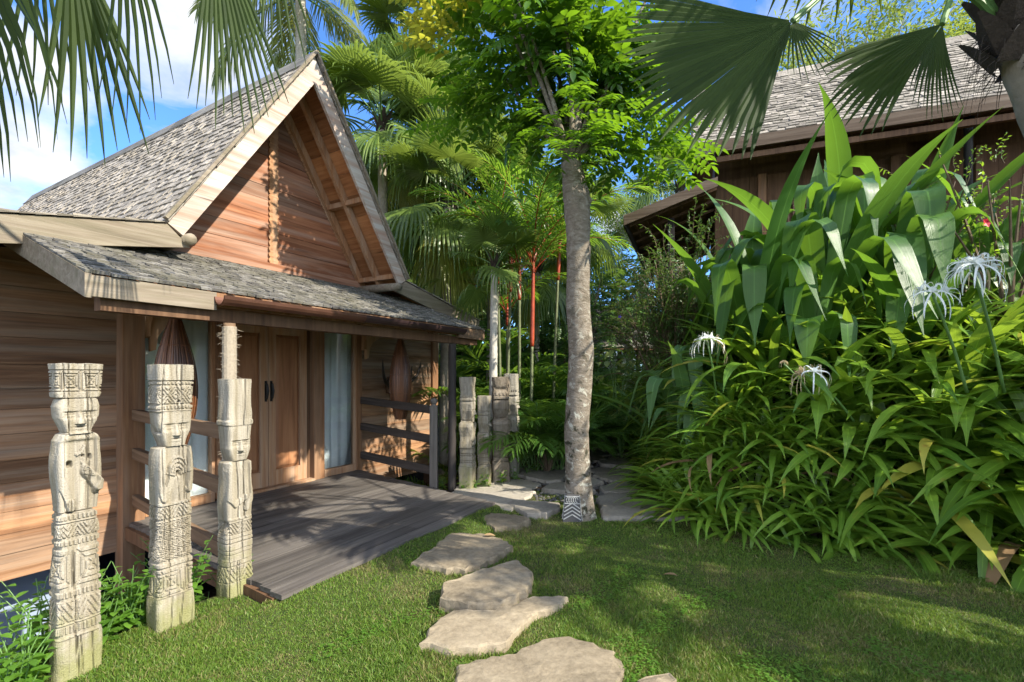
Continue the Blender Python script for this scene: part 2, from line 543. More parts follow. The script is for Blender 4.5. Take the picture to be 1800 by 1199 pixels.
def stone_mat(name, a, b, c3):
    m, t, p, out = new_mat(name)
    tcn = t.n('ShaderNodeTexCoord')
    oi = t.n('ShaderNodeObjectInfo')
    cb = t.n('ShaderNodeCombineXYZ')
    for i in range(3):
        t.l(t.math('MULTIPLY', oi.outputs['Random'], 50.0), cb.inputs[i])
    o = t.vmath('ADD', tcn.outputs['Object'], cb.outputs[0])
    n1 = t.noise(o, 2.2, 8.0, 0.65, 0.5)
    n2 = t.noise(o, 26.0, 6.0, 0.65)
    c = t.ramp(n1, [(0.28, a), (0.5, b), (0.74, c3)])
    c = t.mix(0.35, c, t.ramp(n2, [(0.3, tuple(x * .5 for x in a)), (0.7, c3)]))
    hs = t.n('ShaderNodeHueSaturation')
    t.l(c, hs.inputs['Color'])
    t.l(t.math('ADD', t.math('MULTIPLY', oi.outputs['Random'], 0.5), 0.78), hs.inputs['Value'])
    t.l(hs.outputs[0], p.inputs['Base Color'])
    p.inputs['Roughness'].default_value = 0.85
    p.inputs['Specular IOR Level'].default_value = 0.3
    bp = t.n('ShaderNodeBump')
    bp.inputs['Strength'].default_value = 0.7
    bp.inputs['Distance'].default_value = 0.02
    t.l(t.math('ADD', n1, t.math('MULTIPLY', n2, 0.35)), bp.inputs['Height'])
    t.l(bp.outputs[0], p.inputs['Normal'])
    return m


M['stone'] = stone_mat('step_stone', (.085, .066, .042), (.225, .18, .118), (.33, .275, .19))
M['flag'] = stone_mat('flag_stone', (.15, .135, .11), (.25, .225, .185), (.35, .31, .25))
M['pebble'] = stone_mat('pebble', (.07, .068, .068), (.12, .115, .11), (.19, .18, .17))


def ground_mat():
    m, t, p, out = new_mat('ground')
    tcn = t.n('ShaderNodeTexCoord')
    o = tcn.outputs['Object']
    n1 = t.noise(o, 1.6, 7.0, 0.65, 0.4)
    n2 = t.noise(o, 45.0, 6.0, 0.7)
    green = t.ramp(n2, [(0.3, (.028, .045, .012)), (0.7, (.085, .11, .03))])
    dry = t.ramp(n2, [(0.3, (.07, .055, .028)), (0.7, (.20, .165, .085))])
    lawn = t.mix(t.ramp(n1, [(0.48, 0.0), (0.68, 0.85)]), green, dry)
    at_ = t.n('ShaderNodeAttribute', attribute_name='soil')
    soil = t.ramp(n2, [(0.3, (.02, .014, .009)), (0.7, (.085, .06, .04))])
    c = t.mix(at_.outputs['Fac'], lawn, soil)
    t.l(c, p.inputs['Base Color'])
    p.inputs['Roughness'].default_value = 0.95
    p.inputs['Specular IOR Level'].default_value = 0.15
    bp = t.n('ShaderNodeBump')
    bp.inputs['Strength'].default_value = 0.8
    bp.inputs['Distance'].default_value = 0.03
    t.l(n2, bp.inputs['Height'])
    t.l(bp.outputs[0], p.inputs['Normal'])
    return m


M['ground'] = ground_mat()


def grass_mat():
    m, t, p, out = new_mat('grass')
    g = t.n('ShaderNodeNewGeometry')
    tcn = t.n('ShaderNodeTexCoord')
    rnd = g.outputs['Random Per Island']
    n1 = t.noise(tcn.outputs['Object'], 1.6, 7.0, 0.65, 0.4)
    n2 = t.noise(tcn.outputs['Object'], 0.7, 3.0, 0.6)
    c = t.ramp(t.math('ADD', t.math('MULTIPLY', rnd, 0.6), t.math('MULTIPLY', n2, 0.4)), [(0.2, (.058, .13, .015)), (0.8, (.165, .245, .034))])
    dry = t.ramp(rnd, [(0.1, (.17, .15, .05)), (0.9, (.32, .27, .12))])
    dm = t.ramp(n1, [(0.50, 0.0), (0.70, 0.9)])
    dsel = t.math('GREATER_THAN', t.math('ADD', dm, 0.10), t.math('FRACT', t.math('MULTIPLY', rnd, 17.3)))
    c = t.mix(t.math('MULTIPLY', dsel, 0.85), c, dry)
    t.l(c, p.inputs['Base Color'])
    p.inputs['Roughness'].default_value = 0.5
    p.inputs['Specular IOR Level'].default_value = 0.3
    tr = t.n('ShaderNodeBsdfTranslucent')
    t.l(t.mix(0.5, c, (.30, .40, .04)), tr.inputs[0])
    mx = t.n('ShaderNodeMixShader')
    mx.inputs[0].default_value = 0.35
    t.l(p.outputs[0], mx.inputs[1])
    t.l(tr.outputs[0], mx.inputs[2])
    t.l(mx.outputs[0], out.inputs[0])
    return m


M['grass'] = grass_mat()


def glass_mat():
    m, t, p, out = new_mat('window_glass')
    tr = t.n('ShaderNodeBsdfTransparent')
    tr.inputs[0].default_value = (.95, .97, .97, 1)
    gl = t.n('ShaderNodeBsdfGlossy')
    gl.inputs['Roughness'].default_value = 0.03
    fr = t.n('ShaderNodeFresnel')
    fr.inputs[0].default_value = 1.5
    mx = t.n('ShaderNodeMixShader')
    t.l(t.math('ADD', t.math('MULTIPLY', fr.outputs[0], 0.8), 0.05), mx.inputs[0])
    t.l(tr.outputs[0], mx.inputs[1])
    t.l(gl.outputs[0], mx.inputs[2])
    t.l(mx.outputs[0], out.inputs[0])
    return m


M['glass'] = glass_mat()
M['white_paint'] = plain('white_paint', (.34, .34, .32), 0.9, 0, 30, 0.5, 0.3)
M['black_paint'] = plain('black_paint', (.06, .058, .058), 0.8, 0, 30, 0.3, 0.3)
M['shingle_x'] = wood('shingle_x', (.10, .086, .068), (.28, .245, .20), (.43, .385, .325), 0, 30, 0.9, 0.8, (.10, .09, .055), 0.7, 0.4)
# ------------------------------------------------------------------ ground
U2 = np.array((0.499, 0.867))      # along the front of the near hut
N2 = np.array((0.867, -0.499))     # out of its front
BANK = np.array([(3.3, 14), (3.15, 11), (2.7, 8), (2.2, 6.4), (1.98, 5.4), (2.25, 4.9), (2.9, 4.65), (3.7, 4.6), (4.3, 4.1), (4.9, 3.2),
                 (5.6, 1.8), (6.0, -2)])


def bank_dist(x, y):
    """metres into the planted bank (negative on the lawn)"""
    x, y = np.asarray(x, float), np.asarray(y, float)
    best = np.full(x.shape, 1e9)
    for a, b in zip(BANK[:-1], BANK[1:]):
        d = b - a
        t = np.clip(((x - a[0]) * d[0] + (y - a[1]) * d[1]) / (d @ d), 0, 1)
        best = np.minimum(best, np.hypot(x - a[0] - t * d[0], y - a[1] - t * d[1]))
    poly = np.vstack([BANK, [(60, -2), (60, 14)]])
    return np.where(inside(poly, x, y), best, -best)


def inside(poly, x, y):
    r = np.zeros(np.shape(x), bool)
    n = len(poly)
    for i in range(n):
        x0, y0 = poly[i]
        x1, y1 = poly[(i + 1) % n]
        c = (y0 > y) != (y1 > y)
        xi = (x1 - x0) * (y - y0) / ((y1 - y0) if y1 != y0 else 1e-9) + x0
        r ^= c & (x < xi)
    return r


def height(x, y):
    x, y = np.asarray(x, float), np.asarray(y, float)
    s = x * U2[0] + y * U2[1]
    t = x * N2[0] + y * N2[1]
    d = np.maximum(bank_dist(x, y), 0)
    h = 2.6 * (1 - np.exp(-d / 1.2)) * sstep(0, 0.3, d)
    fade = sstep(22, 12, s)
    e0 = np.where(s < 3.5, 3.58, 4.35)
    h = h - 1.25 * sstep(0, 0.55, -t - e0) * sstep(9.4, 7.8, s)
    h += .07 * np.exp(-((t + 2.98) / .30) ** 2) * (t > -3.1) * sstep(1.7, 2.1, s) * sstep(5.3, 4.7, s)
    h += 0.012 * np.sin(x * 2.3 + 1) * np.cos(y * 1.9) + 0.008 * np.sin(x * 5.1 + y * 4.3)
    return h


gx = np.concatenate([-np.geomspace(300, 9, 16), np.arange(-8, 8.01, 0.11), np.geomspace(9, 300, 16)])
gy = np.concatenate([-np.geomspace(300, 4, 14), np.arange(-3, 15.01, 0.11), np.geomspace(16, 600, 18)])
GX, GY = np.meshgrid(gx, gy)
GZ = height(GX, GY)
mb = MB()
nx, ny = len(gx), len(gy)
mb.add(np.stack([GX, GY, GZ], -1).reshape(-1, 3),
       [(j * nx + i, j * nx + i + 1, (j + 1) * nx + i + 1, (j + 1) * nx + i) for j in range(ny - 1) for i in range(nx - 1)])
gme = mb.mesh('ground', M['ground'], True)
PATH_L = np.array([(-0.35, 6.15), (0.15, 6.9), (0.75, 7.6), (1.15, 8.6), (1.45, 10), (1.8, 12), (2.8, 14.2)])
PATH_R = np.array([(1.9, 5.75), (2.1, 6.4), (2.45, 7.4), (2.75, 8.6), (2.9, 10), (3.2, 12), (4.4, 13.4)])
PATH = np.vstack([PATH_L, PATH_R[::-1]])
fx, fy = GX.ravel(), GY.ravel()
bd = bank_dist(fx, fy)
tt = fx * N2[0] + fy * N2[1]
ss = fx * U2[0] + fy * U2[1]
soil = np.maximum.reduce([sstep(-0.15, 0.1, bd), sstep(6.0, 6.35, fy + 0.25 * np.sin(fx * 3)), sstep(-3.5, -3.75, tt)])
soil *= (np.hypot(fx, fy) < 60)
att = gme.attributes.new('soil', 'FLOAT', 'POINT')
att.data.foreach_set('value', soil)
tag(link('ground', gme), kind='structure')

# ------------------------------------------------------------------ near hut
H0 = 3.9 * U2 - 5.9 * N2
HROT = math.atan2(U2[1], U2[0])
hut = empty('wooden_hut', (H0[0], H0[1], 0.1), HROT)
tag(hut, 'reddish teak hut with steep shingled gable roof and closed double doors behind the deck', 'hut')
rng = np.random.default_rng(5)
ZB = 0.1


def hl(s, t, z):
    """hut frame: along the front from its middle, back from its front wall, up from the deck"""
    return np.array((s - 3.9, -t - 5.9, z - ZB))


def planks(mb, x0, x1, z0, z1, y0, y1, hmin, hmax, clip=None, gap=0.004, split=2.6):
    z = z0
    while z < z1 - 0.01:
        hgt = min(rng.uniform(hmin, hmax), z1 - z)
        if z1 - z - hgt < 0.05:
            hgt = z1 - z
        xa, xb = x0, x1
        j = rng.uniform(-0.006, 0.006)
        if clip:
            (xa, xb), (xc, xd) = clip(z), clip(z + hgt)
            mb.prism([(xa, z), (xb, z), (xd, z + hgt - gap), (xc, z + hgt - gap)], y0 + j, y1 + j, 1)
        else:
            cuts = [xa]
            while xb - cuts[-1] > split:
                cuts.append(cuts[-1] + rng.uniform(0.8, split))
            cuts.append(xb)
            for a, b in zip(cuts[:-1], cuts[1:]):
                jj = rng.uniform(-0.004, 0.004)
                mb.box(a, b - 0.003, y0 + j + jj, y1 + j + jj, z, z + hgt - gap)
        z += hgt


def hutpart(name, mb, mat, smooth=False, parent=hut):
    return mb.build(name, M[mat] if isinstance(mat, str) else mat, parent, smooth)


# walls of lying boards; the bays left and right of the glazed doorway
mb = MB()
planks(mb, -3.4, -1.66, -0.30, 2.28, 0.0, 0.05, 0.15, 0.25)
planks(mb, 0, 0, 2.28, 2.8, 0.0, 0.05, 0.15, 0.25, clip=lambda z: (-min(3.4, 3.6 - (z - 2.28) / .3), -1.66))
hutpart('front_wall', mb, 'wall_wood')
mb = MB()
planks(mb, 1.47, 3.4, -0.30, 2.28, 0.0, 0.05, 0.15, 0.25)
planks(mb, 0, 0, 2.28, 2.8, 0.0, 0.05, 0.15, 0.25, clip=lambda z: (1.47, min(3.4, 3.6 - (z - 2.28) / .3)))
hutpart('front_wall', mb, 'wall_wood')
mb = MB()
planks(mb, -1.5, 1.47, 2.38, 2.95, 0.0, 0.05, 0.15, 0.22)
hutpart('front_wall', mb, 'wall_wood')
for sx in (-1, 1):
    mb = MB()
    for k in range(13):
        z0 = -0.3 + k * 0.2
        mb.box(sx * 3.4 - 0.025, sx * 3.4 + 0.025, 0.06, 8.6, z0, z0 + 0.197)
    hutpart('side_wall', mb, 'wall_wood')
mb = MB()
planks(mb, -3.4, 3.4, -0.3, 2.28, 8.6, 8.65, 0.2, 0.3)
planks(mb, 0, 0, 2.28, 2.95, 8.6, 8.65, 0.2, 0.3, clip=lambda z: (-min(3.4, 3.6 - (z - 2.28) / .3), min(3.4, 3.6 - (z - 2.28) / .3)))
planks(mb, 0, 0, 2.96, 5.2, 8.6, 8.65, 0.2, 0.3, clip=lambda z: (-1.52 + (z - 2.96) * .65, 1.52 - (z - 2.96) * .65))
hutpart('back_wall', mb, 'wall_wood')
mb = MB()
mb.box(-3.4, 3.4, 0.06, 8.6, -0.08, -0.03)
hutpart('floor', mb, 'hut_dark')
# gable boards with a scalloped batten
mb = MB()
planks(mb, 0, 0, 2.96, 5.22, 0.0, 0.04, 0.17, 0.27, clip=lambda z: (-1.52 + (z - 2.96) * .65, 1.52 - (z - 2.96) * .65))
hutpart('gable_wall', mb, 'gable_wood')
mb = MB()
mb.box(-2.0, 2.0, -0.06, -0.012, 2.86, 2.955)
hutpart('sill_board', mb, 'gable_wood')


def scalloped(a, b, wd, y0, y1, side=(1, 1), pitch=0.075, depth=0.018):
    """board from a to b in the wall plane whose long edges are cut in scallops"""
    a, b = np.array(a, float), np.array(b, float)
    L = np.linalg.norm(b - a)
    t = (b - a) / L
    n = np.array((-t[1], t[0]))
    k = int(L / pitch)
    lo, hi = [], []
    for i in range(k):
        for f in (0, .25, .5, .75):
            u = (i + f) * L / k
            d = depth * abs(math.sin(math.pi * f))
            lo.append(a + t * u - n * (wd / 2 + (d if side[0] else 0)))
            hi.append(a + t * u + n * (wd / 2 + (d if side[1] else 0)))
    lo.append(b - n * wd / 2)
    hi.append(b + n * wd / 2)
    m_ = MB()
    for i in range(len(lo) - 1):
        q = [lo[i], lo[i + 1], hi[i + 1], hi[i]]
        V = [(p[0], y, p[1]) for y in (y0, y1) for p in q]
        m_.add(V, [(0, 1, 2, 3), (7, 6, 5, 4), (0, 4, 5, 1), (2, 6, 7, 3)])
    me_v = m_
    return me_v


m_ = scalloped((0.0, 2.96), (0.0, 5.0), 0.10, -0.03, -0.004)
hutpart('batten', m_, 'trim_wood')
# roof: section in x,z; kinked profile, ridge along y
APX, FOOT, EAVE = (0, 5.42), (1.62, 2.93), (3.65, 2.52)
Y0, Y1 = -0.84, 8.75
roof_parts = []


def shingles(mb, o, u, v, U, V, sw, exp, r, th=0.014, ulim=None, mat=0):
    """courses of split shingles on the plane o + u*U + v*V, each its own little slab"""
    o, u, v = (np.array(q, float) for q in (o, u, v))
    u /= np.linalg.norm(u)
    v /= np.linalg.norm(v)
    n = np.cross(u, v)
    if n[2] < 0:
        n = -n
    rows = int(V / exp)
    for i in range(rows):
        b0 = i * exp
        a = -r.uniform(0, sw)
        while a < U:
            wd = sw * r.uniform(0.72, 1.25)
            lo, hi = max(a, 0), min(a + wd - 0.004, U)
            if hi - lo > 0.02:
                j = r.uniform(-0.014, 0.012)
                lift = th * r.uniform(0.9, 1.9)
                tl = r.uniform(-0.004, 0.004)
                top = min(b0 + exp * 1.9, V)
                b = max(b0 + j, -0.01)
                P = lambda uu, vv, h: o + u * uu + v * vv + n * h
                Vt = [P(lo, b, lift + tl), P(hi, b, lift - tl), P(hi, top, 0.002), P(lo, top, 0.002), P(lo, b, -0.004), P(hi, b, -0.004)]
                mb.add(Vt, [(0, 1, 2, 3), (4, 5, 1, 0), (0, 3, 4), (1, 5, 2)], mat)
            a += wd


r_ = np.random.default_rng(11)
Lr = Y1 - Y0
for sx in (-1, 1):
    dx, dz_ = APX[0] - FOOT[0], APX[1] - FOOT[1]
    sl = math.hypot(dx, dz_)
    mb = MB()
    # board deck under the shingles
    nx_, nz_ = dz_ / sl, -dx / sl
    q = [(sx * FOOT[0], FOOT[1]), (0, APX[1]), (0, APX[1] - 0.06), (sx * (FOOT[0] - 0.045), FOOT[1])]
    k = 0
    while k < Lr:
        wd = min(r_.uniform(.9, 1.6), Lr - k)
        kk = 0
        while kk < sl - 0.02:
            w2 = min(r_.uniform(.2, .3), sl - kk)
            f0, f1 = kk / sl, (kk + w2 - 0.004) / sl
            a = (sx * FOOT[0] * (1 - f0), FOOT[1] + dz_ * f0)
            b = (sx * FOOT[0] * (1 - f1), FOOT[1] + dz_ * f1)
            of = (-sx * nx_ * 0.04, -nz_ * 0.04)
            mb.prism([a, b, (b[0] + of[0], b[1] + of[1]), (a[0] + of[0], a[1] + of[1])], Y0 + 0.03 + k, Y0 + 0.03 + min(k + wd - 0.003, Lr - 0.06), 1)
            kk += w2
        k += wd
    rf = hutpart('roof_boards', mb, 'soffit_wood')
    mb = MB()
    shingles(mb, (sx * FOOT[0], Y0 - 0.03, FOOT[1] + 0.012), (0, 1, 0), (-sx * FOOT[0], 0, dz_), Lr + 0.06, sl + 0.02, 0.11, 0.115, r_)
    mb.build('shingles', M['shingle_x'], rf)
    fdx, fdz = EAVE[0] - FOOT[0], EAVE[1] - FOOT[1]
    fl = math.hypot(fdx, fdz)
    mb = MB()
    k = 0
    while k < Lr - 0.1:
        wd = min(0.28, Lr - 0.06 - k)
        mb.prism([(sx * (FOOT[0] - .02), FOOT[1] - .005), (sx * EAVE[0], EAVE[1] - .012), (sx * EAVE[0], EAVE[1] - .05), (sx * (FOOT[0] - .02), FOOT[1] - .045)],
                 Y0 + 0.03 + k, Y0 + 0.03 + k + wd - 0.003, 1)
        k += wd
    lf = hutpart('lower_roof', mb, 'soffit_wood')
    mb = MB()
    shingles(mb, (sx * EAVE[0], Y0 - 0.02, EAVE[1]), (0, 1, 0), (-sx * fdx, 0, -fdz), Lr + 0.04, fl, 0.11, 0.115, r_)
    mb.build('shingles', M['shingle_x'], lf)
    # barge boards on the front
    for ya, yb in ((Y0 - 0.005, Y0 + 0.035), (Y1 - 0.035, Y1 + 0.005)):
        n2 = (sx * nx_, nz_)
        bh = 0.175
        mb = MB()
        mb.prism([(sx * FOOT[0], FOOT[1] + .0), (0, APX[1] + .0), (0, APX[1] - bh / (FOOT[0] / sl)), (sx * (FOOT[0] - bh * nx_ * .93), FOOT[1] - bh * nz_ * .93)], ya, yb, 1)
        mb.build('bargeboard', M['barge_wood'], hut)
        mb = MB()
        mb.prism([(sx * (FOOT[0] + .002), FOOT[1] - .012), (sx * EAVE[0], EAVE[1] - .012), (sx * EAVE[0], EAVE[1] - .235), (sx * (FOOT[0] - 0.2), FOOT[1] - .19)], ya + .004, yb + .004, 1)
        mb.build('eave_board', M['grey_wood'], hut)
        # thin strip that caps the verge
    mb = MB()
    a = np.array((sx * (FOOT[0] + .03), Y0 - .03, FOOT[1] + .03))
    b = np.array((0.0, Y0 - .03, APX[1] + .06))
    mb.beam(a, b, 0.06, 0.03, (-sx * .8, 0, .5))
    hutpart('verge_strip', mb, 'grey_wood')
    # rafters and noggins under the overhang
    for yy in (-0.42, -0.045):
        mb = MB()
        f = 0.075
        a = (sx * (FOOT[0] - .045 - f), yy, FOOT[1] - .03)
        b = (sx * 0.03, yy, APX[1] - .16)
        mb.beam(a, b, 0.06, 0.09, (sx * .85, 0, .5))
        hutpart('rafter', mb, 'trim_wood')
    for f in (0.04, 0.43):
        mb = MB()
        a = np.array((sx * (FOOT[0] - .12) * (1 - f), 0, FOOT[1] + dz_ * f - 0.06))
        mb.beam(a + (0, -0.79, 0), a + (0, 0.0, 0), 0.08, 0.07)
        hutpart('noggin', mb, 'trim_wood')
    m_ = scalloped((sx * 1.46, 2.97), (sx * 0.05, 5.14), 0.07, -0.018, -0.002, side=(1, 1), pitch=0.06, depth=0.014)
    hutpart('scalloped_trim', m_, 'trim_wood')
    # round purlin end that pokes out beside the gable
    mb = MB()
    mb.tube([(sx * 1.44, 0.3, 2.83), (sx * 1.44, -0.5, 2.82), (sx * 1.44, -0.90, 2.81)], [.06, .062, .055], 12)
    hutpart('purlin', mb, 'grey_wood', True)
mb = MB()
for k in range(20):
    y = Y0 - 0.05 + k * Lr / 20
    mb.prism([(-.13, APX[1] - .14), (0, APX[1] + .075), (.13, APX[1] - .14), (.1, APX[1] - .14), (0, APX[1] + .03), (-.1, APX[1] - .14)], y, y + Lr / 20 + .003, 1)
hutpart('ridge_cap', mb, 'shingle_dark')
# skirt roof over the doorway
SX0, SX1 = 1.3 - 3.9, 6.0 - 3.9
ye, ze, yt, zt = 1.95, 2.27 - ZB, -0.0, 2.97 - ZB
mb = MB()
k = SX0 + .02
while k < SX1 - .02:
    wd = min(0.24, SX1 - .02 - k)
    V = [(x, y, z) for x in (k, k + wd - .003) for (y, z) in ((-ye, ze - .015), (-0.005, zt - .012), (-0.005, zt - .05), (-ye, ze - .05))]
    mb.add(V, [(0, 1, 2, 3), (7, 6, 5, 4), (0, 4, 5, 1), (1, 5, 6, 2), (2, 6, 7, 3), (3, 7, 4, 0)])
    k += wd
sk = hutpart('porch_roof', mb, 'soffit_wood')
mb = MB()
shingles(mb, (SX0, -ye - .03, ze - .008), (1, 0, 0), (0, ye, zt - ze), SX1 - SX0, math.hypot(ye, zt - ze) + .0, 0.095, 0.085, r_, 0.012)
mb.build('shingles', M['shingle_dark'], sk)
for x0, x1 in ((SX0, 2.12 - 3.9), (5.32 - 3.9, SX1)):
    mb = MB()
    mb.box(x0 + .03, x1, -ye - .022, -ye + .018, ze - .16, ze - .02)
    hutpart('fascia', mb, 'grey_wood' if x0 < 0 else 'rail_brown')
mb = MB()
mb.box(2.12 - 3.9 + .003, 5.32 - 3.9 - .003, -ye - .012, -ye + .028, ze - .13, ze - .02)
hutpart('fascia', mb, 'post_wood')
for x in (SX0 + .015, SX1 - .015):
    mb = MB()
    V = [(xx, y, z) for xx in (x - .018, x + .018) for (y, z) in ((-ye - .02, ze - .17), (-ye - .02, ze - .012), (-.01, zt - .008), (-.01, zt - .18))]
    mb.add(V, [(0, 1, 2, 3), (7, 6, 5, 4), (0, 4, 5, 1), (1, 5, 6, 2), (2, 6, 7, 3), (3, 7, 4, 0)])
    hutpart('verge_board', mb, 'grey_wood')
for x in np.linspace(SX0 + .55, SX1 - .55, 7):
    mb = MB()
    mb.beam((x, -ye + .05, ze - .095), (x, -.07, zt - .095), 0.06, 0.085)
    hutpart('rafter', mb, 'post_wood')
mb = MB()
mb.beam((SX0 + .1, -1.86, ze - .19), (SX1 - .1, -1.86, ze - .19), 0.1, 0.1)
hutpart('eave_beam', mb, 'hut_dark')
# copper gutter, half round, with a dark older length
gz = ze - .055


def gutter(x0, x1, name, mat):
    th = np.linspace(0, math.pi, 9)
    mb_ = MB()
    r0, r1 = 0.070, 0.063
    sec = [(-r0 * math.cos(q), -r0 * math.sin(q)) for q in th] + [(r1 * math.cos(q), -r1 * math.sin(q)) for q in th]
    V = [(x, -ye - .098 + p, gz + q) for x in (x0, x1) for (p, q) in sec]
    n = len(sec)
    F = [(i, (i + 1) % n, (i + 1) % n + n, i + n) for i in range(n)] + [tuple(range(n)), tuple(range(2 * n - 1, n - 1, -1))]
    mb_.add(V, F)
    for xc in (x0 + .012, x1 - .012):
        sec2 = [(-.076 * math.cos(q), -.076 * math.sin(q)) for q in th]
        V = [(xx, -ye - .098 + p, gz + q) for xx in (xc - .012, xc + .012) for (p, q) in sec2]
        mb_.add(V, [(i, i + 1, i + 10, i + 9) for i in range(8)])
    return hutpart(name, mb_, mat, False)


gutter(2.10 - 3.9, 3.55 - 3.9, 'gutter', 'copper')
M['copper_dark'] = plain('copper_dark', (.085, .05, .048), 0.36, 0.6, 6.0, 0.45, 0.15)
gutter(3.552 - 3.9, 4.55 - 3.9, 'gutter', 'copper_dark')
gutter(4.552 - 3.9, 5.34 - 3.9, 'gutter', 'copper_dark')
# doorway: posts, lintel, doors, glass
def jamb(s0, s1, z0, z1, y0, y1, mat='post_wood', name='door_post', parent=hut):
    mb_ = MB()
    mb_.box(s0 - 3.9, s1 - 3.9, y0, y1, z0 - ZB, z1 - ZB)
    return hutpart(name, mb_, mat, parent=parent)


jamb(2.20, 2.39, -0.62, 2.55, -.14, .03, name='corner_post')
jamb(5.28, 5.37, 0.0, 2.55, -.07, .03, name='corner_post')
jamb(7.14, 7.30, -0.62, 2.40, -.05, -.002, name='corner_post')
jamb(3.14, 3.25, 0.13, 2.26, -.10, .05)
jamb(4.47, 4.64, 0.10, 2.40, -.10, .05)
jamb(2.39, 4.47, 2.26, 2.40, -.09, .05, 'wall_wood', 'lintel')
jamb(4.64, 5.28, 2.26, 2.40, -.08, .05, 'wall_wood', 'lintel')
jamb(2.39, 5.28, 2.404, 2.48, -.05, -.004, 'wall_wood', 'lintel')
jamb(3.25, 4.47, 0.06, 0.128, -.12, .05, 'trim_wood', 'threshold')
jamb(4.40, 4.468, 0.13, 2.255, -.005, .045, 'hut_dark')
for s0, s1, hs_ in ((3.252, 3.818, 3.785), (3.826, 4.398, 3.86)):
    x0, x1 = s0 - 3.9, s1 - 3.9
    z0, z1 = .135 - ZB, 2.25 - ZB
    fw = 0.105
    mb = MB()
    mb.box(x0, x0 + fw, -.03, .015, z0, z1)
    mb.box(x1 - fw, x1, -.03, .015, z0, z1)
    mb.box(x0 + fw + .001, x1 - fw - .001, -.029, .014, z0, z0 + .2)
    mb.box(x0 + fw + .001, x1 - fw - .001, -.029, .014, z1 - .12, z1)
    dr = hutpart('door', mb, 'trim_wood')
    mb = MB()
    xa, xb, za, zb = x0 + fw, x1 - fw, z0 + .2, z1 - .12
    mb.box(xa, xb, .0095, .014, za, zb)
    b_ = .045
    V = [(xa, .009, za), (xb, .009, za), (xb, .009, zb), (xa, .009, zb),
         (xa + b_, -.016, za + b_), (xb - b_, -.016, za + b_), (xb - b_, -.016, zb - b_), (xa + b_, -.016, zb - b_)]
    mb.add(V, [(0, 1, 5, 4), (1, 2, 6, 5), (2, 3, 7, 6), (3, 0, 4, 7), (4, 5, 6, 7)])
    mb.build('door_panel', M['door_wood'], dr)
    mb = MB()
    zc = 1.38 - ZB
    xh = hs_ - 3.9
    mb.tube([(xh, -.03, zc - .12), (xh, -.058, zc - .085), (xh + .004, -.068, zc), (xh, -.058, zc + .085), (xh, -.03, zc + .12)], [.012, .014, .017, .014, .012], 8)
    mb.box(xh - .016, xh + .016, -.037, -.031, zc - .135, zc + .135)
    mb.build('handle', M['metal_dark'], dr)


def glazed(s0, s1, z0, z1):
    x0, x1, za, zb = s0 - 3.9, s1 - 3.9, z0 - ZB, z1 - ZB
    mb_ = MB()
    f = .035
    mb_.box(x0, x0 + f, -.05, .03, za, zb)
    mb_.box(x1 - f, x1, -.05, .03, za, zb)
    mb_.box(x0 + f, x1 - f, -.049, .029, zb - f, zb)
    mb_.box(x0 + f, x1 - f, -.06, .03, za, za + .1)
    fr = hutpart('window', mb_, 'trim_wood')
    mb_ = MB()
    mb_.box(x0 + f, x1 - f, -.012, -.006, za + .1, zb - f)
    mb_.build('pane', M['glass'], fr)
    mb_ = MB()
    n = 60
    xs = np.linspace(x0 - .05, x1 + .05, n)
    rr = np.random.default_rng(int(s0 * 100))
    ph = np.cumsum(rr.uniform(.2, .7, n))
    V = [(x, .11 + .03 * math.sin(p), z) for z in (za - .03, zb + .05) for x, p in zip(xs, ph)]
    mb_.add(V, [(i, i + 1, i + 1 + n, i + n) for i in range(n - 1)])
    mb_.build('curtain', M['curtain'], fr, True)


glazed(2.395, 3.138, 0.10, 2.255)
glazed(4.645, 5.278, 0.10, 2.255)
# curved brackets beside the doorway
for s, dr_ in ((2.42, 1), (5.39, 1)):
    mb = MB()
    prof = [(0, 0), (0.0, -.42), (.05, -.40), (.07, -.26), (.14, -.15), (.27, -.08), (.33, 0)]
    V = [(s - 3.9 + xx, -.14 if s < 3 else -.075, 0) for xx in (0, 0)]
    poly = [(-.07 - p * 1.0, 2.40 - ZB + q) for p, q in prof]
    Vs = []
    for xx in (s - 3.9 - .03, s - 3.9 + .03):
        Vs += [(xx, y, z) for y, z in poly]
    n = len(poly)
    mb.add(Vs, [tuple(range(n)), tuple(range(2 * n - 1, n - 1, -1))] + [(i, (i + 1) % n, (i + 1) % n + n, i + n) for i in range(n)])
    mb.prism([(s - 3.9 + .035 + p, 2.26 - ZB + q) for p, q in prof], -.11, -.062, 1)
    hutpart('bracket', mb, 'trim_wood')
# stilts and the pale blue wall under the floor
for s, t in ((.62, -6.0), (2.29, -5.85), (2.75, -6.1), (4.0, -6.1), (5.6, -6.1), (7.2, -6.0), (.62, -10), (4, -10), (7.2, -10), (.62, -14.3), (4, -14.3), (7.2, -14.3)):
    mb = MB()
    x, y, _ = hl(s, t, 0)
    mb.box(x - .07, x + .07, y - .07, y + .07, -1.5, -0.315 if t > -5.9 and s > 2 else -0.09)
    if not (s == 2.29):
        hutpart('stilt', mb, 'hut_dark')
mb = MB()
mb.box(-3.6, -1.86, .52, .60, -1.6, -.10)
hutpart('plinth_wall', mb, 'plinth')
mb = MB()
mb.box(-1.84, 3.3, .72, .80, -1.6, -.10)
hutpart('plinth_wall', mb, 'pool_dark')

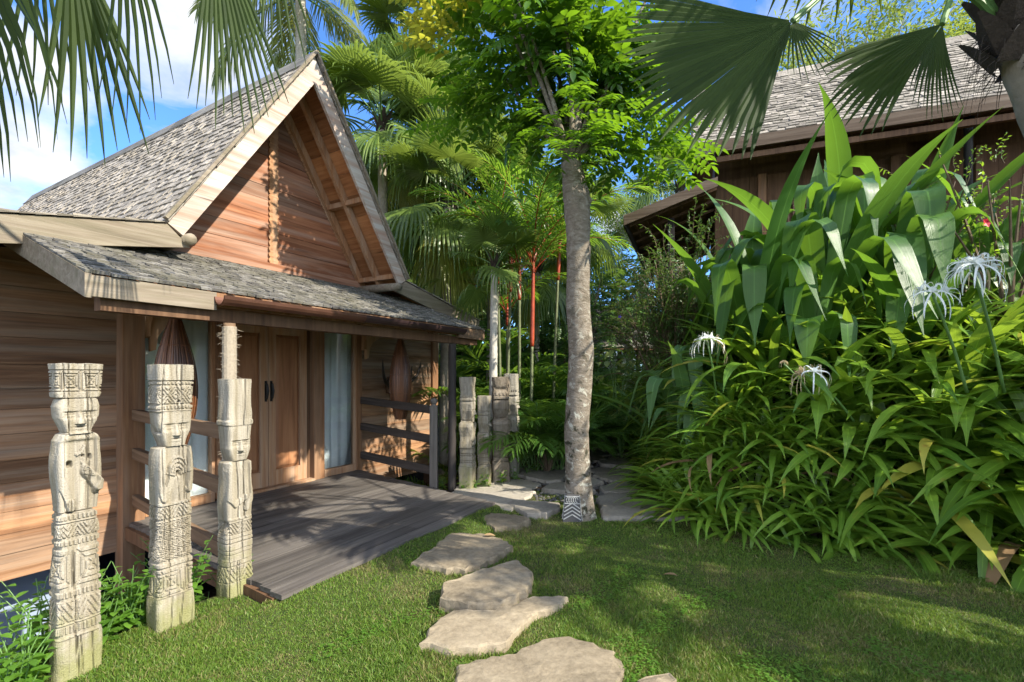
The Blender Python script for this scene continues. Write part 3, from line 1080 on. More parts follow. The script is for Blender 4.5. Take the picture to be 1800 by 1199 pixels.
# two round columns
def column(s, t, z0, z1, rad, name, mat, label, rope=False):
    p = U2 * s + N2 * t
    base = empty(name, (p[0], p[1], z0))
    mb_ = MB()
    n = 60
    zz = np.linspace(0, z1 - z0, n)
    rr = rad * (1 + (0.02 * np.sin(zz * 9)))
    if not rope:
        rr = rr * (1 + 0.035 * (np.sin(zz * 2 * math.pi / .055) > .75))
    mb_.tube(np.stack([zz * 0, zz * 0, zz], 1), rr, 16)
    mb_.build('shaft', M[mat], base, True)
    if rope:
        mb_ = MB()
        zs = np.arange(0.02, z1 - z0 - .05, .003)
        # coils of rope
        th = zs / 0.014 * 2 * math.pi * 0.2
        k = np.arange(0, (z1 - z0 - .05) / .009 * 14)
        a = k * 2 * math.pi / 14
        P = np.stack([(rad + .004) * np.cos(a), (rad + .004) * np.sin(a), .009 * k / 14 + .02], 1)
        mb_.tube(P, .0052, 5, cap=False)
        rg = np.random.default_rng(3)
        for _ in range(420):
            a = rg.uniform(0, 6.28)
            z = rg.uniform(.5, z1 - z0)
            p0 = np.array(((rad + .012) * math.cos(a), (rad + .012) * math.sin(a), z))
            p1 = p0 + np.array((math.cos(a), math.sin(a), -.2)) * rg.uniform(.01, .03) + rg.normal(0, .008, 3)
            mb_.strip(np.array([p0, p1]), np.array([(0, 0, 1.0)] * 2), [.0012, .0006], mid=False)
        mb_.build('rope_wrapping', M['rope'], base)
    tag(base, label, 'column')


column(2.25, -3.98, 0.104, 2.02, .046, 'column', 'rail_brown', 'round porch column wrapped in fraying rope behind the right one of the three near totems', True)
column(5.27, -3.98, 0.0, 2.02, .055, 'column', 'black_wood', 'slim dark bamboo-like column carrying the far end of the gutter')

# ------------------------------------------------------------------ deck
deck = empty('deck', (2.2 * U2[0] - 4.4 * N2[0], 2.2 * U2[1] - 4.4 * N2[1], 0.0), HROT)
tag(deck, 'weathered dark timber entrance deck in front of the double doors', 'deck')
D0 = (2.2, -4.4)
mb = MB()
t = -5.86
while t < -3.02:
    wd = 0.138
    s0 = 2.03 + (-3.0 - t) * .08
    s1 = 4.74 + (-3.0 - t) * .195
    s0 += rng.uniform(-.012, .012)
    s1 += rng.uniform(-.015, .015)
    j = rng.uniform(-.003, .003)
    a, b = t, t + wd - .007
    cut = rng.uniform(s0 + .6, s1 - .6)
    for c0, c1 in ((s0, cut - .002), (cut + .002, s1)):
        mb.box(c0 - D0[0], c1 - D0[0], -(b - D0[1]), -(a - D0[1]), .065 + j, .1 + j)
    t += wd
mb.build('boards', M['deck_wood'], deck)
for a, b in (((2.06, -3.05), (2.27, -5.84)), ((3.5, -3.05), (3.6, -5.84)), ((4.70, -3.05), (5.24, -5.84))):
    mb = MB()
    mb.beam((a[0] - D0[0], -(a[1] - D0[1]), .0), (b[0] - D0[0], -(b[1] - D0[1]), .0), .09, .125)
    mb.build('joist', M['hut_dark'], deck)
mb = MB()
mb.beam((2.04 - D0[0], -(-3.02 - D0[1]), .008), (4.73 - D0[0], -(-3.02 - D0[1]), .008), .035, .11)
mb.build('edge_board', M['rail_wood'], deck)

# rails left and right of the deck
def rail(pa, pb, zs_a, zs_b, mat, label, post=None, wd=.055, ht=.105):
    A = U2 * pa[0] + N2 * pa[1]
    B = U2 * pb[0] + N2 * pb[1]
    mid = (A + B) / 2
    base = empty('deck_railing', (mid[0], mid[1], .1))
    for za, zb in zip(zs_a, zs_b):
        mb_ = MB()
        L = np.linalg.norm(B - A)
        mb_.box(-L / 2, L / 2, -wd / 2, wd / 2, -ht / 2, ht / 2)
        ob = mb_.build('rail', M[mat], base)
        d = B - A
        ob.rotation_euler = (0, -math.atan2(zb - za, L), math.atan2(d[1], d[0]))
        ob.location = (0, 0, (za + zb) / 2 - .1)
    if post:
        mb_ = MB()
        x, y = B - mid
        h = post
        mb_.box(x - .05, x + .05, y - .05, y + .05, -.25, h - .1)
        mb_.tube([(x, y, h - .1), (x, y, h - .085), (x, y, h - .06), (x, y, h - .03), (x, y, h - .005), (x, y, h + .0)], [.03, .028, .045, .05, .035, .005], 12)
        mb_.build('post', M['rail_dark'], base)
    tag(base, label, 'railing')


M['rail_dark'] = wood('rail_dark', (.05, .042, .036), (.11, .095, .08), (.19, .17, .145), 2, 26, .85, .7, None, .3)
M['rail_x'] = wood('rail_x', (.018, .014, .012), (.042, .034, .029), (.10, .08, .066), 0, 26, .8, .8, None, .5)
M['rail_bx'] = wood('rail_bx', (.06, .035, .018), (.14, .085, .048), (.24, .16, .10), 0, 26, .8, .8, None, .4)
rail((5.36, -5.82), (5.05, -4.12), (1.19, .78, .33), (1.12, .72, .30), 'rail_x', 'dark three bar railing with a knobbed post at the far side of the deck', 1.18)
rail((2.29, -5.72), (2.05, -3.62), (1.19, .80, .33), (1.16, .74, .26), 'rail_bx', 'brown three bar railing between the wall post and the near totems')

# ------------------------------------------------------------------ far-right hut up the bank
GZ2 = 2.35
R2 = np.array((.934, -.357))
O2 = np.array((3.75, 9.0)) + R2 * 3.5
h2 = empty('uphill_hut', (O2[0], O2[1], GZ2), math.atan2(R2[1], R2[0]))
tag(h2, 'dark timber hut with grey shingle roof standing above the planted bank', 'hut')


def p2(name, mb, mat, smooth=False, parent=h2):
    return mb.build(name, M[mat], parent, smooth)


X0 = -3.5
zE, zR = 3.62, 5.95
mb = MB()
for sy in (0, 1):
    ya, yb = (0.0, 2.4) if sy == 0 else (4.8, 2.4)
    k = X0 - .3
    while k < 4.9:
        wd = .3
        V = [(x, y, z) for x in (k, k + wd - .004) for (y, z) in ((ya, zE), (yb, zR), (yb, zR - .05), (ya, zE - .05))]
        mb.add(V, [(0, 1, 2, 3), (7, 6, 5, 4), (0, 4, 5, 1), (2, 6, 7, 3), (3, 7, 4, 0)])
        k += wd
rb = p2('roof_boards', mb, 'hut_dark')
mb = MB()
sl2 = math.hypot(2.4, zR - zE)
shingles(mb, (X0 - .32, -.04, zE - .02), (1, 0, 0), (0, 2.4, zR - zE), 8.5, sl2 + .03, .135, .125, r_, .02)
shingles(mb, (X0 - .32, 4.84, zE - .02), (1, 0, 0), (0, -2.4, zR - zE), 8.5, sl2 + .03, .2, .2, r_, .02)
mb.build('shingles', M['shingle'], rb)
mb = MB()
for k in range(24):
    x = X0 - .36 + k * 8.6 / 24
    V = [(xx, y, z) for xx in (x, x + .37) for (y, z) in ((2.22, zR - .13), (2.4, zR + .09), (2.58, zR - .13), (2.4, zR + .03))]
    mb.add(V, [(0, 1, 5, 4), (1, 2, 6, 5), (0, 3, 2, 1), (4, 5, 6, 7)])
p2('ridge_cap', mb, 'shingle')
# bargeboard on the left gable
for sy in (0, 1):
    ya = -.02 if sy == 0 else 4.82
    mb = MB()
    V = [(xx, y, z) for xx in (X0 - .36, X0 - .32) for (y, z) in ((ya, zE + .02), (2.4, zR + .03), (2.4, zR - .28), (ya + (.22 if sy == 0 else -.22), zE - .02))]
    mb.add(V, [(0, 1, 2, 3), (7, 6, 5, 4), (0, 4, 5, 1), (1, 5, 6, 2), (2, 6, 7, 3), (3, 7, 4, 0)])
    p2('bargeboard', mb, 'black_wood')
# low pitched front eave with its fascia
mb = MB()
mb.box(X0 + .0, 4.9, -.10, -.045, zE - .24, zE - .035)
p2('fascia', mb, 'hut_fascia')
mb = MB()
V = [(X0 - .02, -.10, zE - .24), (X0 - .02, -.10, zE - .04), (X0 - .32, .14, zE - .04), (X0 - .32, .14, zE - .24),
     (X0 + .02, -.06, zE - .24), (X0 + .02, -.06, zE - .04), (X0 - .29, .18, zE - .04), (X0 - .29, .18, zE - .24)]
mb.add(V, [(0, 1, 2, 3), (7, 6, 5, 4), (0, 4, 5, 1), (1, 5, 6, 2), (2, 6, 7, 3), (3, 7, 4, 0)])
p2('fascia', mb, 'grey_wood')
mb = MB()
for k in range(26):
    x = X0 + .1 + k * .32
    mb.box(x, x + .316, .9, .95, -.6, 3.75)
p2('front_wall', mb, 'hut_dark')
mb = MB()
for k in range(13):
    y = .96 + k * .23
    mb.box(X0 + .1, X0 + .15, y, y + .226, -.6, 3.9)
p2('side_wall', mb, 'hut_dark')
mb = MB()
mb.box(X0 + .1, 4.6, .90, .96, 3.2, 3.45)
mb.box(X0 + .1, 4.6, -.02, .06, 3.22, 3.32)
p2('wall_plate', mb, 'hut_dark')
for x in (-2.55, -1.5, -.4, .8, 2.2, 3.6):
    mb = MB()
    mb.box(x - .07, x + .07, .78, .898, -.6, 3.19)
    p2('post', mb, 'post_wood' if x < -2 else 'hut_dark')
for x in np.linspace(-3.2, 4.4, 10):
    mb = MB()
    mb.beam((x, -.02, zE - .14), (x, .9, zE + .2), .06, .1)
    p2('rafter', mb, 'hut_dark')
# slatted window
mb = MB()
for k in range(5):
    mb.box(-2.1, -1.72, .84, .885, 1.1 + k * .36, 1.14 + k * .36)
for k in range(5):
    mb.box(-2.1 + k * .0875, -2.07 + k * .0875, .845, .88, 1.1, 2.6)
p2('window', mb, 'rail_brown')
# lean-to on the left gable end
mb = MB()
xe, xw, za, zb = X0 - 1.53, X0 + .1, 2.29, 2.80
k = -.37
while k < 5.15:
    V = [(x, y, z) for y in (k, k + .296) for (x, z) in ((xe, za), (xw, zb), (xw, zb - .05), (xe, za - .05))]
    mb.add(V, [(0, 1, 2, 3), (7, 6, 5, 4), (0, 4, 5, 1), (1, 5, 6, 2), (2, 6, 7, 3), (3, 7, 4, 0)])
    k += .3
lt = p2('porch_roof', mb, 'hut_dark')
mb = MB()
shingles(mb, (xe - .03, 5.2, za), (0, -1, 0), (xw - xe, 0, zb - za), 5.58, math.hypot(xw - xe, zb - za), .13, .13, r_, .018)
mb.build('shingles', M['shingle'], lt)
mb = MB()
V = [(x, y, z) for y in (-.41, -.372) for (x, z) in ((xe - .03, za + .005), (xw, zb + .005), (xw, zb - .17), (xe - .03, za - .18))]
mb.add(V, [(0, 1, 2, 3), (7, 6, 5, 4), (0, 4, 5, 1), (1, 5, 6, 2), (2, 6, 7, 3), (3, 7, 4, 0)])
p2('verge_board', mb, 'hut_fascia')
mb = MB()
mb.box(xe - .04, xe - .003, -.37, 5.2, za - .2, za - .01)
p2('fascia', mb, 'black_wood')
mb = MB()
for k in range(7):
    f = (k + .6) / 7.5
    x = xe + (xw - xe) * f
    mb.beam((x, -.33, za + (zb - za) * f - .09), (x, 5.1, za + (zb - za) * f - .09), .05, .05)
for k in range(9):
    y = -.2 + k * .6
    mb.beam((xe + .05, y, za - .14), (xw - .01, y, zb - .14), .05, .05)
p2('lattice', mb, 'hut_dark')
for y in (-.2, 4.9):
    mb = MB()
    mb.box(xe + .75, xe + .87, y + .3, y + .42, -2.6, za + .02)
    p2('post', mb, 'black_wood')
# rain pipe
mb = MB()
mb.tube([(.45, .35, 3.5), (.45, .35, 3.36), (.45, .36, 3.3), (.45, .36, -.6)], [.075, .075, .06, .06], 12)
p2('rain_pipe', mb, 'metal_dark', True)
# small hut far down the path
pf = at(1088, 600, 17.0)
h3 = empty('distant_hut', (pf[0], pf[1] + 1.5, 0.35), R(14))
tag(h3, 'small far hut with dark shingle roof and glass wall glimpsed past the tree trunk', 'hut')
mb = MB()
mb.box(-1.3, 1.3, 0, 3, 0, .25)
p2('floor', mb, 'hut_dark', parent=h3)
for i, x in enumerate((-1.2, -.4, .4, 1.2)):
    mb = MB()
    mb.box(x - .06, x + .06, -.03, .09, .25, 2.3)
    p2('post', mb, 'hut_dark', parent=h3)
mb = MB()
mb.box(-1.2, 1.2, .02, .04, .3, 2.28)
p2('window', mb, 'glass', parent=h3)
mb = MB()
n = 80
V = [(x, .25 + .04 * math.sin(x * 22), z) for z in (.3, 2.3) for x in np.linspace(-1.2, 1.2, n)]
mb.add(V, [(i, i + 1, i + 1 + n, i + n) for i in range(n - 1)])
p2('curtain', mb, 'curtain', parent=h3)
mb = MB()
for sy, ya, yb in ((0, -.7, 1.5), (1, 3.7, 1.5)):
    V = [(x, y, z) for x in (-1.5, 1.5) for (y, z) in ((ya, 2.25), (yb, 3.95), (yb, 3.9), (ya, 2.18))]
    mb.add(V, [(0, 1, 2, 3), (7, 6, 5, 4), (0, 4, 5, 1), (2, 6, 7, 3), (3, 7, 4, 0)])
rb = p2('roof_boards', mb, 'hut_dark', parent=h3)
mb = MB()
shingles(mb, (-1.5, -.72, 2.25), (1, 0, 0), (0, 2.2, 1.7), 3.0, 2.78, .2, .2, r_, .02)
mb.build('shingles', M['shingle_dark'], rb)
# ------------------------------------------------------------------ carved posts
def tri(q):
    return np.abs((q % 1.0) - 0.5) * 2


def band(kind, q, h, H):
    """groove pattern 0..1 of one carved band; q metres across, h 0..1 up the band of height H"""
    edge = ((h * H < .007) | ((1 - h) * H < .007)).astype(float)
    if kind == 'dots':
        g = 1 - ((tri(q / .026) > .38) & (h > .24) & (h < .76))
        return np.maximum(edge, g * ((h > .12) & (h < .88)))
    if kind == 'tri':
        d = tri(q / (H * 1.5))
        return np.maximum(edge, (((h - d) * 2.6 % 1) < .36).astype(float))
    if kind == 'x':
        a = (q / (H * 1.05)) % 1 - .5
        b = h - .5
        sel = np.abs(a) > np.abs(b)
        d = np.where(sel, np.abs(a), np.abs(b)) * 2
        g = ((d * 3.4 % 1) < .34).astype(float)
        g = np.maximum(g, (np.abs(np.abs(a) - np.abs(b)) < .045))
        return np.maximum(edge, g)
    if kind == 'dia':
        d = tri(q / (H * .9)) + np.abs(h - .5) * 2
        return np.maximum(edge, ((d * 2.2 % 1) < .33).astype(float))
    if kind == 'col':
        c = (q / .085 + .5) % 1
        d = tri(h * H / .06)
        g = ((np.abs(d - c) * 3 % 1) < .38).astype(float)
        g = np.maximum(g, (np.abs(c - .5) > .44) * (tri(h * H / .016) > .5))
        return np.maximum(edge, g)
    if kind == 'line':
        return ((h * H % .03) < .007).astype(float)
    return edge * 0


def g2(x, z, cx, cz, rx, rz, p=2):
    return np.exp(-((np.abs(x - cx) / rx) ** p + (np.abs(z - cz) / rz) ** p))


def make_totem(base_xy, facing, H, prof, depth, bands, features, mat, label, res=(188, .0047), parts=None, lean=(0, 0), seed=0, z0=0.0, group=None, foot=.0):
    """prof: list of (height, width); bands: (z0, z1, kind); features(x, z) gives relief in metres on the front face"""
    rg = np.random.default_rng(seed)
    root = empty('carved_post', (base_xy[0], base_xy[1], z0), facing)
    tag(root, label, 'carved post', group)
    nA = res[0]
    pz = np.array([p[0] for p in prof])
    pw = np.array([p[1] for p in prof])
    th = np.linspace(0, 2 * math.pi, nA, endpoint=False) + math.pi / nA
    # more points on the front face (towards -y)
    ct, st = np.cos(th), np.sin(th)
    ex = 2 / 6.0
    # even spread of points round a square
    per = np.linspace(0, 4, nA, endpoint=False)
    sqx = np.interp(per, [0, .5, 1.5, 2.5, 3.5, 4], [1, 1, -1, -1, 1, 1])
    sqy = np.interp(per, [0, .5, 1.5, 2.5, 3.5, 4], [0, 1, 1, -1, -1, 0])
    rr = (np.abs(sqx) ** 7 + np.abs(sqy) ** 7) ** (1 / 7)
    ux, uy = sqx / rr, sqy / rr
    nxv = np.sign(ux) * np.abs(ux) ** 6
    nyv = np.sign(uy) * np.abs(uy) ** 6
    nn = np.hypot(nxv, nyv) + 1e-9
    nxv, nyv = nxv / nn, nyv / nn
    front = np.clip(-nyv, 0, 1)
    side = np.abs(nxv)
    for pname, za, zb in parts:
        m = max(int((zb - za) / res[1]), 6)
        zz = np.linspace(za, zb, m)
        W = np.interp(zz, pz, pw) / 2
        dsc = np.interp(zz, pz, pw) / pw.max()
        D = depth / 2 * (0.72 + 0.28 * dsc)
        X = ux[None, :] * W[:, None]
        Y = uy[None, :] * D[:, None]
        Z = np.repeat(zz[:, None], nA, 1)
        carve = np.zeros_like(X)
        for b0, b1, kind in bands:
            h = (Z - b0) / (b1 - b0)
            inb = (h >= 0) & (h <= 1)
            qf = band(kind, X + .5, np.clip(h, 0, 1), b1 - b0) * front[None, :]
            qs = band(kind, Y + .37, np.clip(h, 0, 1), b1 - b0) * side[None, :]
            carve -= inb * (qf + qs) * .0125
        if features is not None:
            carve += features(X, Z) * 1.5 * front[None, :]
        # drying cracks and hewn unevenness
        for _ in range(7):
            cx = rg.uniform(-1, 1) * W.max()
            wob = .006 * np.sin(Z * rg.uniform(6, 15) + rg.uniform(0, 6))
            carve -= .022 * np.exp(-((X - cx - wob) / .0032) ** 2) * sstep(.1, .6, np.sin(Z * rg.uniform(1.5, 4) + rg.uniform(0, 6)))
        uneven = .004 * np.sin(Z * 21 + X * 30 + seed) + .004 * np.sin(Z * 9 + Y * 40 + 2 * seed) + rg.normal(0, .0009, X.shape)
        carve += uneven
        X = X + nxv[None, :] * carve + lean[0] * Z
        Y = Y + nyv[None, :] * carve + lean[1] * Z
        V = np.stack([X, Y, Z], -1).reshape(-1, 3)
        F = [(i * nA + j, i * nA + (j + 1) % nA, (i + 1) * nA + (j + 1) % nA, (i + 1) * nA + j) for i in range(m - 1) for j in range(nA)]
        mb_ = MB()
        mb_.add(V, F)
        # end caps, a little rough
        for row, zc, rev in ((0, za, True), (m - 1, zb, False)):
            ring = V[row * nA:(row + 1) * nA]
            c = ring.mean(0)
            mid = c + (ring - c) * .5 + rg.normal(0, .002, ring.shape) * (1, 1, 1)
            Vc = np.concatenate([ring, mid, c[None]])
            Fc = []
            for j in range(nA):
                k = (j + 1) % nA
                q = (j, k, nA + k, nA + j)
                Fc.append(q if not rev else q[::-1])
                t_ = (nA + j, nA + k, 2 * nA)
                Fc.append(t_ if not rev else t_[::-1])
            mb_.add(Vc, Fc)
        o = mb_.build(pname, M[mat], root)
    return root


FACE = math.atan2(N2[1], N2[0]) + math.pi / 2      # local -y looks out from the hut


def face(x, z, zc, w, h, nose=1.0):
    """brow, nose, eyes and mouth around zc"""
    f = -.014 * sstep(0, 1, g2(x, z, 0, zc - .12 * h, w * .40, h * .30, 4))
    f = -.013 * (g2(x, z, -.22 * w, zc - .02 * h, w * .17, h * .085, 4) + g2(x, z, .22 * w, zc - .02 * h, w * .17, h * .085, 4))
    f += .007 * (g2(x, z, -.22 * w, zc - .035 * h, w * .10, h * .035, 2) + g2(x, z, .22 * w, zc - .035 * h, w * .10, h * .035, 2))
    f -= .008 * (g2(x, z, -.22 * w, zc + .075 * h, w * .19, h * .022, 4) + g2(x, z, .22 * w, zc + .075 * h, w * .19, h * .022, 4))
    nz = np.clip((zc + .07 * h - z) / (.32 * h), 0, 1)
    nw = w * (.05 + .075 * nz)
    f += .024 * nose * nz ** .8 * np.exp(-(x / nw) ** 4) * (z > zc - .25 * h) * (z < zc + .07 * h)
    f -= .009 * g2(x, z, 0, zc - .345 * h, w * .15, h * .016, 4)
    f += .004 * g2(x, z, 0, zc - .39 * h, w * .13, h * .03, 2)
    return f


def ridge(x, z, pts, rad, amt):
    """a raised limb along the polyline pts"""
    best = np.full(x.shape, 1e9)
    for (a, b) in zip(pts[:-1], pts[1:]):
        a, b = np.array(a), np.array(b)
        d = b - a
        t = np.clip(((x - a[0]) * d[0] + (z - a[1]) * d[1]) / (d @ d), 0, 1)
        best = np.minimum(best, np.hypot(x - a[0] - t * d[0], z - a[1] - t * d[1]))
    return amt * (1 - sstep(rad * .75, rad * 1.15, best))


def feat1(x, z):
    f = np.zeros_like(x)
    f += face(x, z, 1.385, .25, .19) * ((z > 1.28) & (z < 1.475))
    tor = (z > .87) & (z < 1.285)
    f -= .018 * tor
    f += ridge(x, z, [(-.118, 1.26), (-.118, 1.06), (-.075, .955), (-.055, .90)], .026, .020)
    f += ridge(x, z, [(.118, 1.26), (.118, 1.02), (.098, .98)], .026, .020)
    f += ridge(x, z, [(.10, 1.00), (.055, 1.065), (.03, 1.085)], .030, .022)
    for k in range(4):
        f += ridge(x, z, [(.075 - k * .012, 1.06 + k * .016), (.02 - k * .004, 1.075 + k * .018)], .0075, .008)
    for k in range(4):
        f += ridge(x, z, [(-.085 + k * .017, .935), (-.088 + k * .019, .885)], .007, .008)
    f += .016 * g2(x, z, 0, 1.27, .11, .022, 4)
    f += ridge(x, z, [(-.02, 1.175), (0, 1.185), (.022, 1.215)], .009, .012)
    f -= .045 * g2(x, z, -.062, 1.125, .015, .015, 4)
    f -= .04 * g2(x, z, .058, 1.155, .008, .014, 4)
    f -= .03 * g2(x, z, .015, 1.165, .008, .007, 4)
    return f


def feat2(x, z):
    f = face(x, z, 1.27, .22, .22) * ((z > 1.15) & (z < 1.37))
    f -= .018 * ((z > .80) & (z < 1.15))
    f += ridge(x, z, [(-.10, 1.13), (-.108, .92), (-.085, .83), (-.04, .95), (-.035, 1.02)], .024, .022)
    f += ridge(x, z, [(.108, 1.13), (.112, .92), (.095, .87)], .022, .022)
    for k in range(4):
        a = np.linspace(math.pi * .05, math.pi * .95, 9)
        f += ridge(x, z, [(.012 + (.028 + .016 * k) * math.cos(q), .965 + (.03 + .028 * k) * math.sin(q)) for q in a], .0075, .010)
    f -= .02 * g2(x, z, .012, .975, .022, .02, 4)
    f -= .03 * g2(x, z, .012, 1.43, .007, .007, 4)
    return f


def feat3(x, z):
    f = face(x, z, 1.10, .19, .22) * ((z > .99) & (z < 1.22))
    f -= .010 * ((z > .56) & (z < .97))
    f += ridge(x, z, [(-.095, .94), (-.10, .72), (-.05, .66), (.04, .70)], .022, .014)
    f += ridge(x, z, [(.095, .94), (.10, .72), (.05, .62)], .022, .014)
    return f


P1 = gnd(133, 1180)
P2 = gnd(300, 1100)
P3 = gnd(413, 1040)
T1 = make_totem(P1, FACE, 1.655,
           [(0, .285), (.05, .275), (.2, .268), (.22, .262), (.5, .262), (.86, .232), (.88, .225), (.95, .238), (1.15, .262), (1.25, .255), (1.283, .205), (1.288, .15), (1.31, .165),
            (1.37, .235), (1.43, .25), (1.468, .225), (1.47, .20), (1.48, .262), (1.5, .272), (1.66, .272)],
           .20, [(.225, .30, 'dots'), (.30, .42, 'tri'), (.42, .475, 'dots'), (.475, .69, 'x'), (.69, .74, 'dots'), (.74, .82, 'tri'), (.825, .872, 'dots'), (1.505, 1.625, 'x')],
           feat1, 'totem', 'tallest carved figure post nearest the viewer with square patterned block on its round head',
           parts=[('base_block', -.15, .213), ('skirt', .217, .876), ('torso', .878, 1.284), ('head', 1.286, 1.471), ('headdress', 1.475, 1.656)], seed=1)
T2 = make_totem(P2, FACE, 1.66,
           [(0, .275), (.2, .268), (.23, .262), (.5, .25), (.76, .225), (.80, .23), (.9, .25), (1.1, .25), (1.14, .24), (1.15, .15), (1.18, .17), (1.24, .222), (1.36, .228), (1.37, .25), (1.66, .262)],
           .21, [(.225, .40, 'x'), (.40, .44, 'line'), (.44, .70, 'col'), (.70, .785, 'tri'), (1.375, 1.41, 'dots'), (1.41, 1.53, 'dia'), (1.53, 1.56, 'dots')],
           feat2, 'totem', 'carved figure post with tall patterned hat and praying hands, middle of the three near posts',
           parts=[('base_block', -.15, .218), ('skirt', .222, .784), ('torso', .787, 1.148), ('head', 1.151, 1.369), ('headdress', 1.372, 1.66)], seed=2)
T3 = make_totem(P3, FACE, 1.56,
           [(0, .24), (.25, .235), (.27, .228), (.54, .215), (.6, .215), (.9, .222), (.96, .20), (.975, .13), (1.0, .15), (1.06, .19), (1.2, .20), (1.225, .20), (1.235, .225), (1.26, .225), (1.27, .205), (1.57, .225)],
           .20, [(.30, .36, 'line'), (.38, .44, 'line'), (.44, .53, 'tri'), (.1, .22, 'tri')],
           feat3, 'totem', 'cracked carved figure post at the deck corner with rope-like ring under its plain hat',
           parts=[('base_block', -.15, .252), ('skirt', .255, .545), ('torso', .548, .972), ('head', .975, 1.225), ('headdress', 1.228, 1.565)], seed=3)


T1.scale, T2.scale, T3.scale = (.70, .74, 1), (.78, .8, 1), (.82, .84, 1)


def featf(x, z):
    f = face(x, z, 1.10, .2, .24) * ((z > .97) & (z < 1.24))
    f -= .016 * ((z > .6) & (z < .94))
    f += ridge(x, z, [(-.09, .92), (-.095, .72), (-.02, .70)], .022, .018)
    f += ridge(x, z, [(.09, .92), (.095, .66), (.03, .64)], .022, .018)
    return f


FARP = [(0, .24), (.33, .235), (.35, .19), (.58, .18), (.6, .22), (.75, .19), (.88, .24), (.93, .20), (.95, .11), (1.0, .12), (1.1, .19), (1.2, .2), (1.23, .17), (1.24, .21), (1.38, .18), (1.55, .215)]
FARPARTS = [('base_block', -.2, .342), ('skirt', .345, .59), ('torso', .593, .945), ('head', .948, 1.23), ('headdress', 1.233, 1.56)]
for px, py, sc, mat, lab, sd, wd in ((822, 862, 1.0, 'totem', 'pale sunlit carved figure post with tall hat beside the slim dark column', 4, 1.0),
                                    (851, 856, .83, 'totem', 'short pale carved figure post between the tall pale one and the dark stout one', 5, 1.05),
                                    (880, 848, 1.0, 'totem_dark', 'stout dark brown carved figure post behind the short pale one', 6, 1.55),
                                    (899, 838, 1.03, 'totem_grey', 'grey carved figure post partly hidden by the dark stout one, nearest the palms', 7, 1.1)):
    p = gnd(px, py)
    r = make_totem(p, FACE + (.35 if sd != 6 else .6), 1.56, [(a, b * wd) for a, b in FARP], .2 * min(wd, 1.3),
                   [(.36, .58, 'line'), (1.28, 1.32, 'dots')], featf, mat, lab, res=(56, .012), parts=FARPARTS, seed=sd)
    r.scale = (sc, sc, sc)

# small black and white carved block at the foot of the tree
pb = gnd(1006, 914)
blk = empty('carved_block', (pb[0], pb[1], 0), R(-8))
tag(blk, 'small black and white patterned carved block leaning at the foot of the tree trunk', 'carved block')
mb = MB()
w0, w1, hb = .105, .075, .285
V = [(sx * ww, sy * ww * .7, z) for z, ww in ((-.03, w0), (hb, w1)) for sx, sy in ((-1, -1), (1, -1), (1, 1), (-1, 1))]
mb.add(V, [(3, 2, 1, 0), (4, 5, 6, 7), (0, 1, 5, 4), (1, 2, 6, 5), (2, 3, 7, 6), (3, 0, 4, 7)])
mb.build('block', M['black_paint'], blk)
mb = MB()


def on_face(u, z, ang):
    ww = w0 + (w1 - w0) * z / hb
    hd = ww * .7 if ang % 2 == 0 else ww
    hw = ww if ang % 2 == 0 else ww * .7
    c, s_ = [(1, 0), (0, 1), (-1, 0), (0, -1)][ang]
    x, y = u * hw, -hd - .003
    return np.array((c * x - s_ * y, s_ * x + c * y, z))


for ang in range(4):
    for z in (.025, .065, .105, .145):
        for sx in (-1, 1):
            a, b = on_face(sx * .92, z, ang), on_face(0.0, z + .055, ang)
            mb.beam(a, b, .006, .011)
    for k in range(5):
        cx = -.6 + .3 * k
        ring = [on_face(cx + .17 * math.cos(q), .235 + .026 * math.sin(q), ang) for q in np.linspace(0, 5.2, 9)]
        mb.tube(ring, .004, 5)
    for z in (.196, .272):
        mb.beam(on_face(-.98, z, ang), on_face(.98, z, ang), .006, .009)
mb.build('pattern', M['white_paint'], blk)

# ------------------------------------------------------------------ woven fish traps hung under the porch
def fish_trap(pos, label, rmax, seed):
    root = empty('fish_trap', pos)
    tag(root, label, 'fish trap')
    L = 1.28
    z = np.linspace(0, L, 26)
    u = z / L
    prof = rmax * (np.sin(np.pi * np.clip(u * .80 + .17, 0, 1)) ** 1.15 * .95 + .07)
    mb_ = MB()
    n = 46
    rg = np.random.default_rng(seed)
    for k in range(n):
        a = 2 * math.pi * k / n
        j = rg.uniform(-.004, .003)
        P = np.stack([(prof + j) * math.cos(a), (prof + j) * math.sin(a), z], 1)
        N = np.stack([np.cos(a) + 0 * z, np.sin(a) + 0 * z, 0 * z], 1)
        S = np.stack([-np.sin(a) + 0 * z, np.cos(a) + 0 * z, 0 * z], 1)
        mb_.strip(P, S, np.maximum(prof * math.pi / n * .93, .0012), N, -.45)
    mb_.build('slats', M['trap'], root)
    mb_ = MB()
    for uu in (.08, .3, .52, .74, .93):
        r = np.interp(uu, u, prof) - .006
        a = np.linspace(0, 2 * math.pi, 33)
        mb_.tube(np.stack([r * np.cos(a), r * np.sin(a), 0 * a + uu * L], 1), .007, 5, cap=False)
    mb_.build('hoops', M['trap'], root)
    mb_ = MB()
    mb_.tube([(0, 0, L - .02), (0, 0, L + .16)], .006, 5)
    mb_.build('cord', M['fibre'], root)
    return root


fish_trap(at(308, 700, 4.45) * (1, 1, 0) + (0, 0, .92), 'spindle shaped brown woven fish trap hanging left of the doors behind the hatted post', .175, 1)
fish_trap(at(704, 700, 7.15) * (1, 1, 0) + (0, 0, .93), 'spindle shaped glossy brown fish trap hanging right of the doors over the far railing', .16, 2)
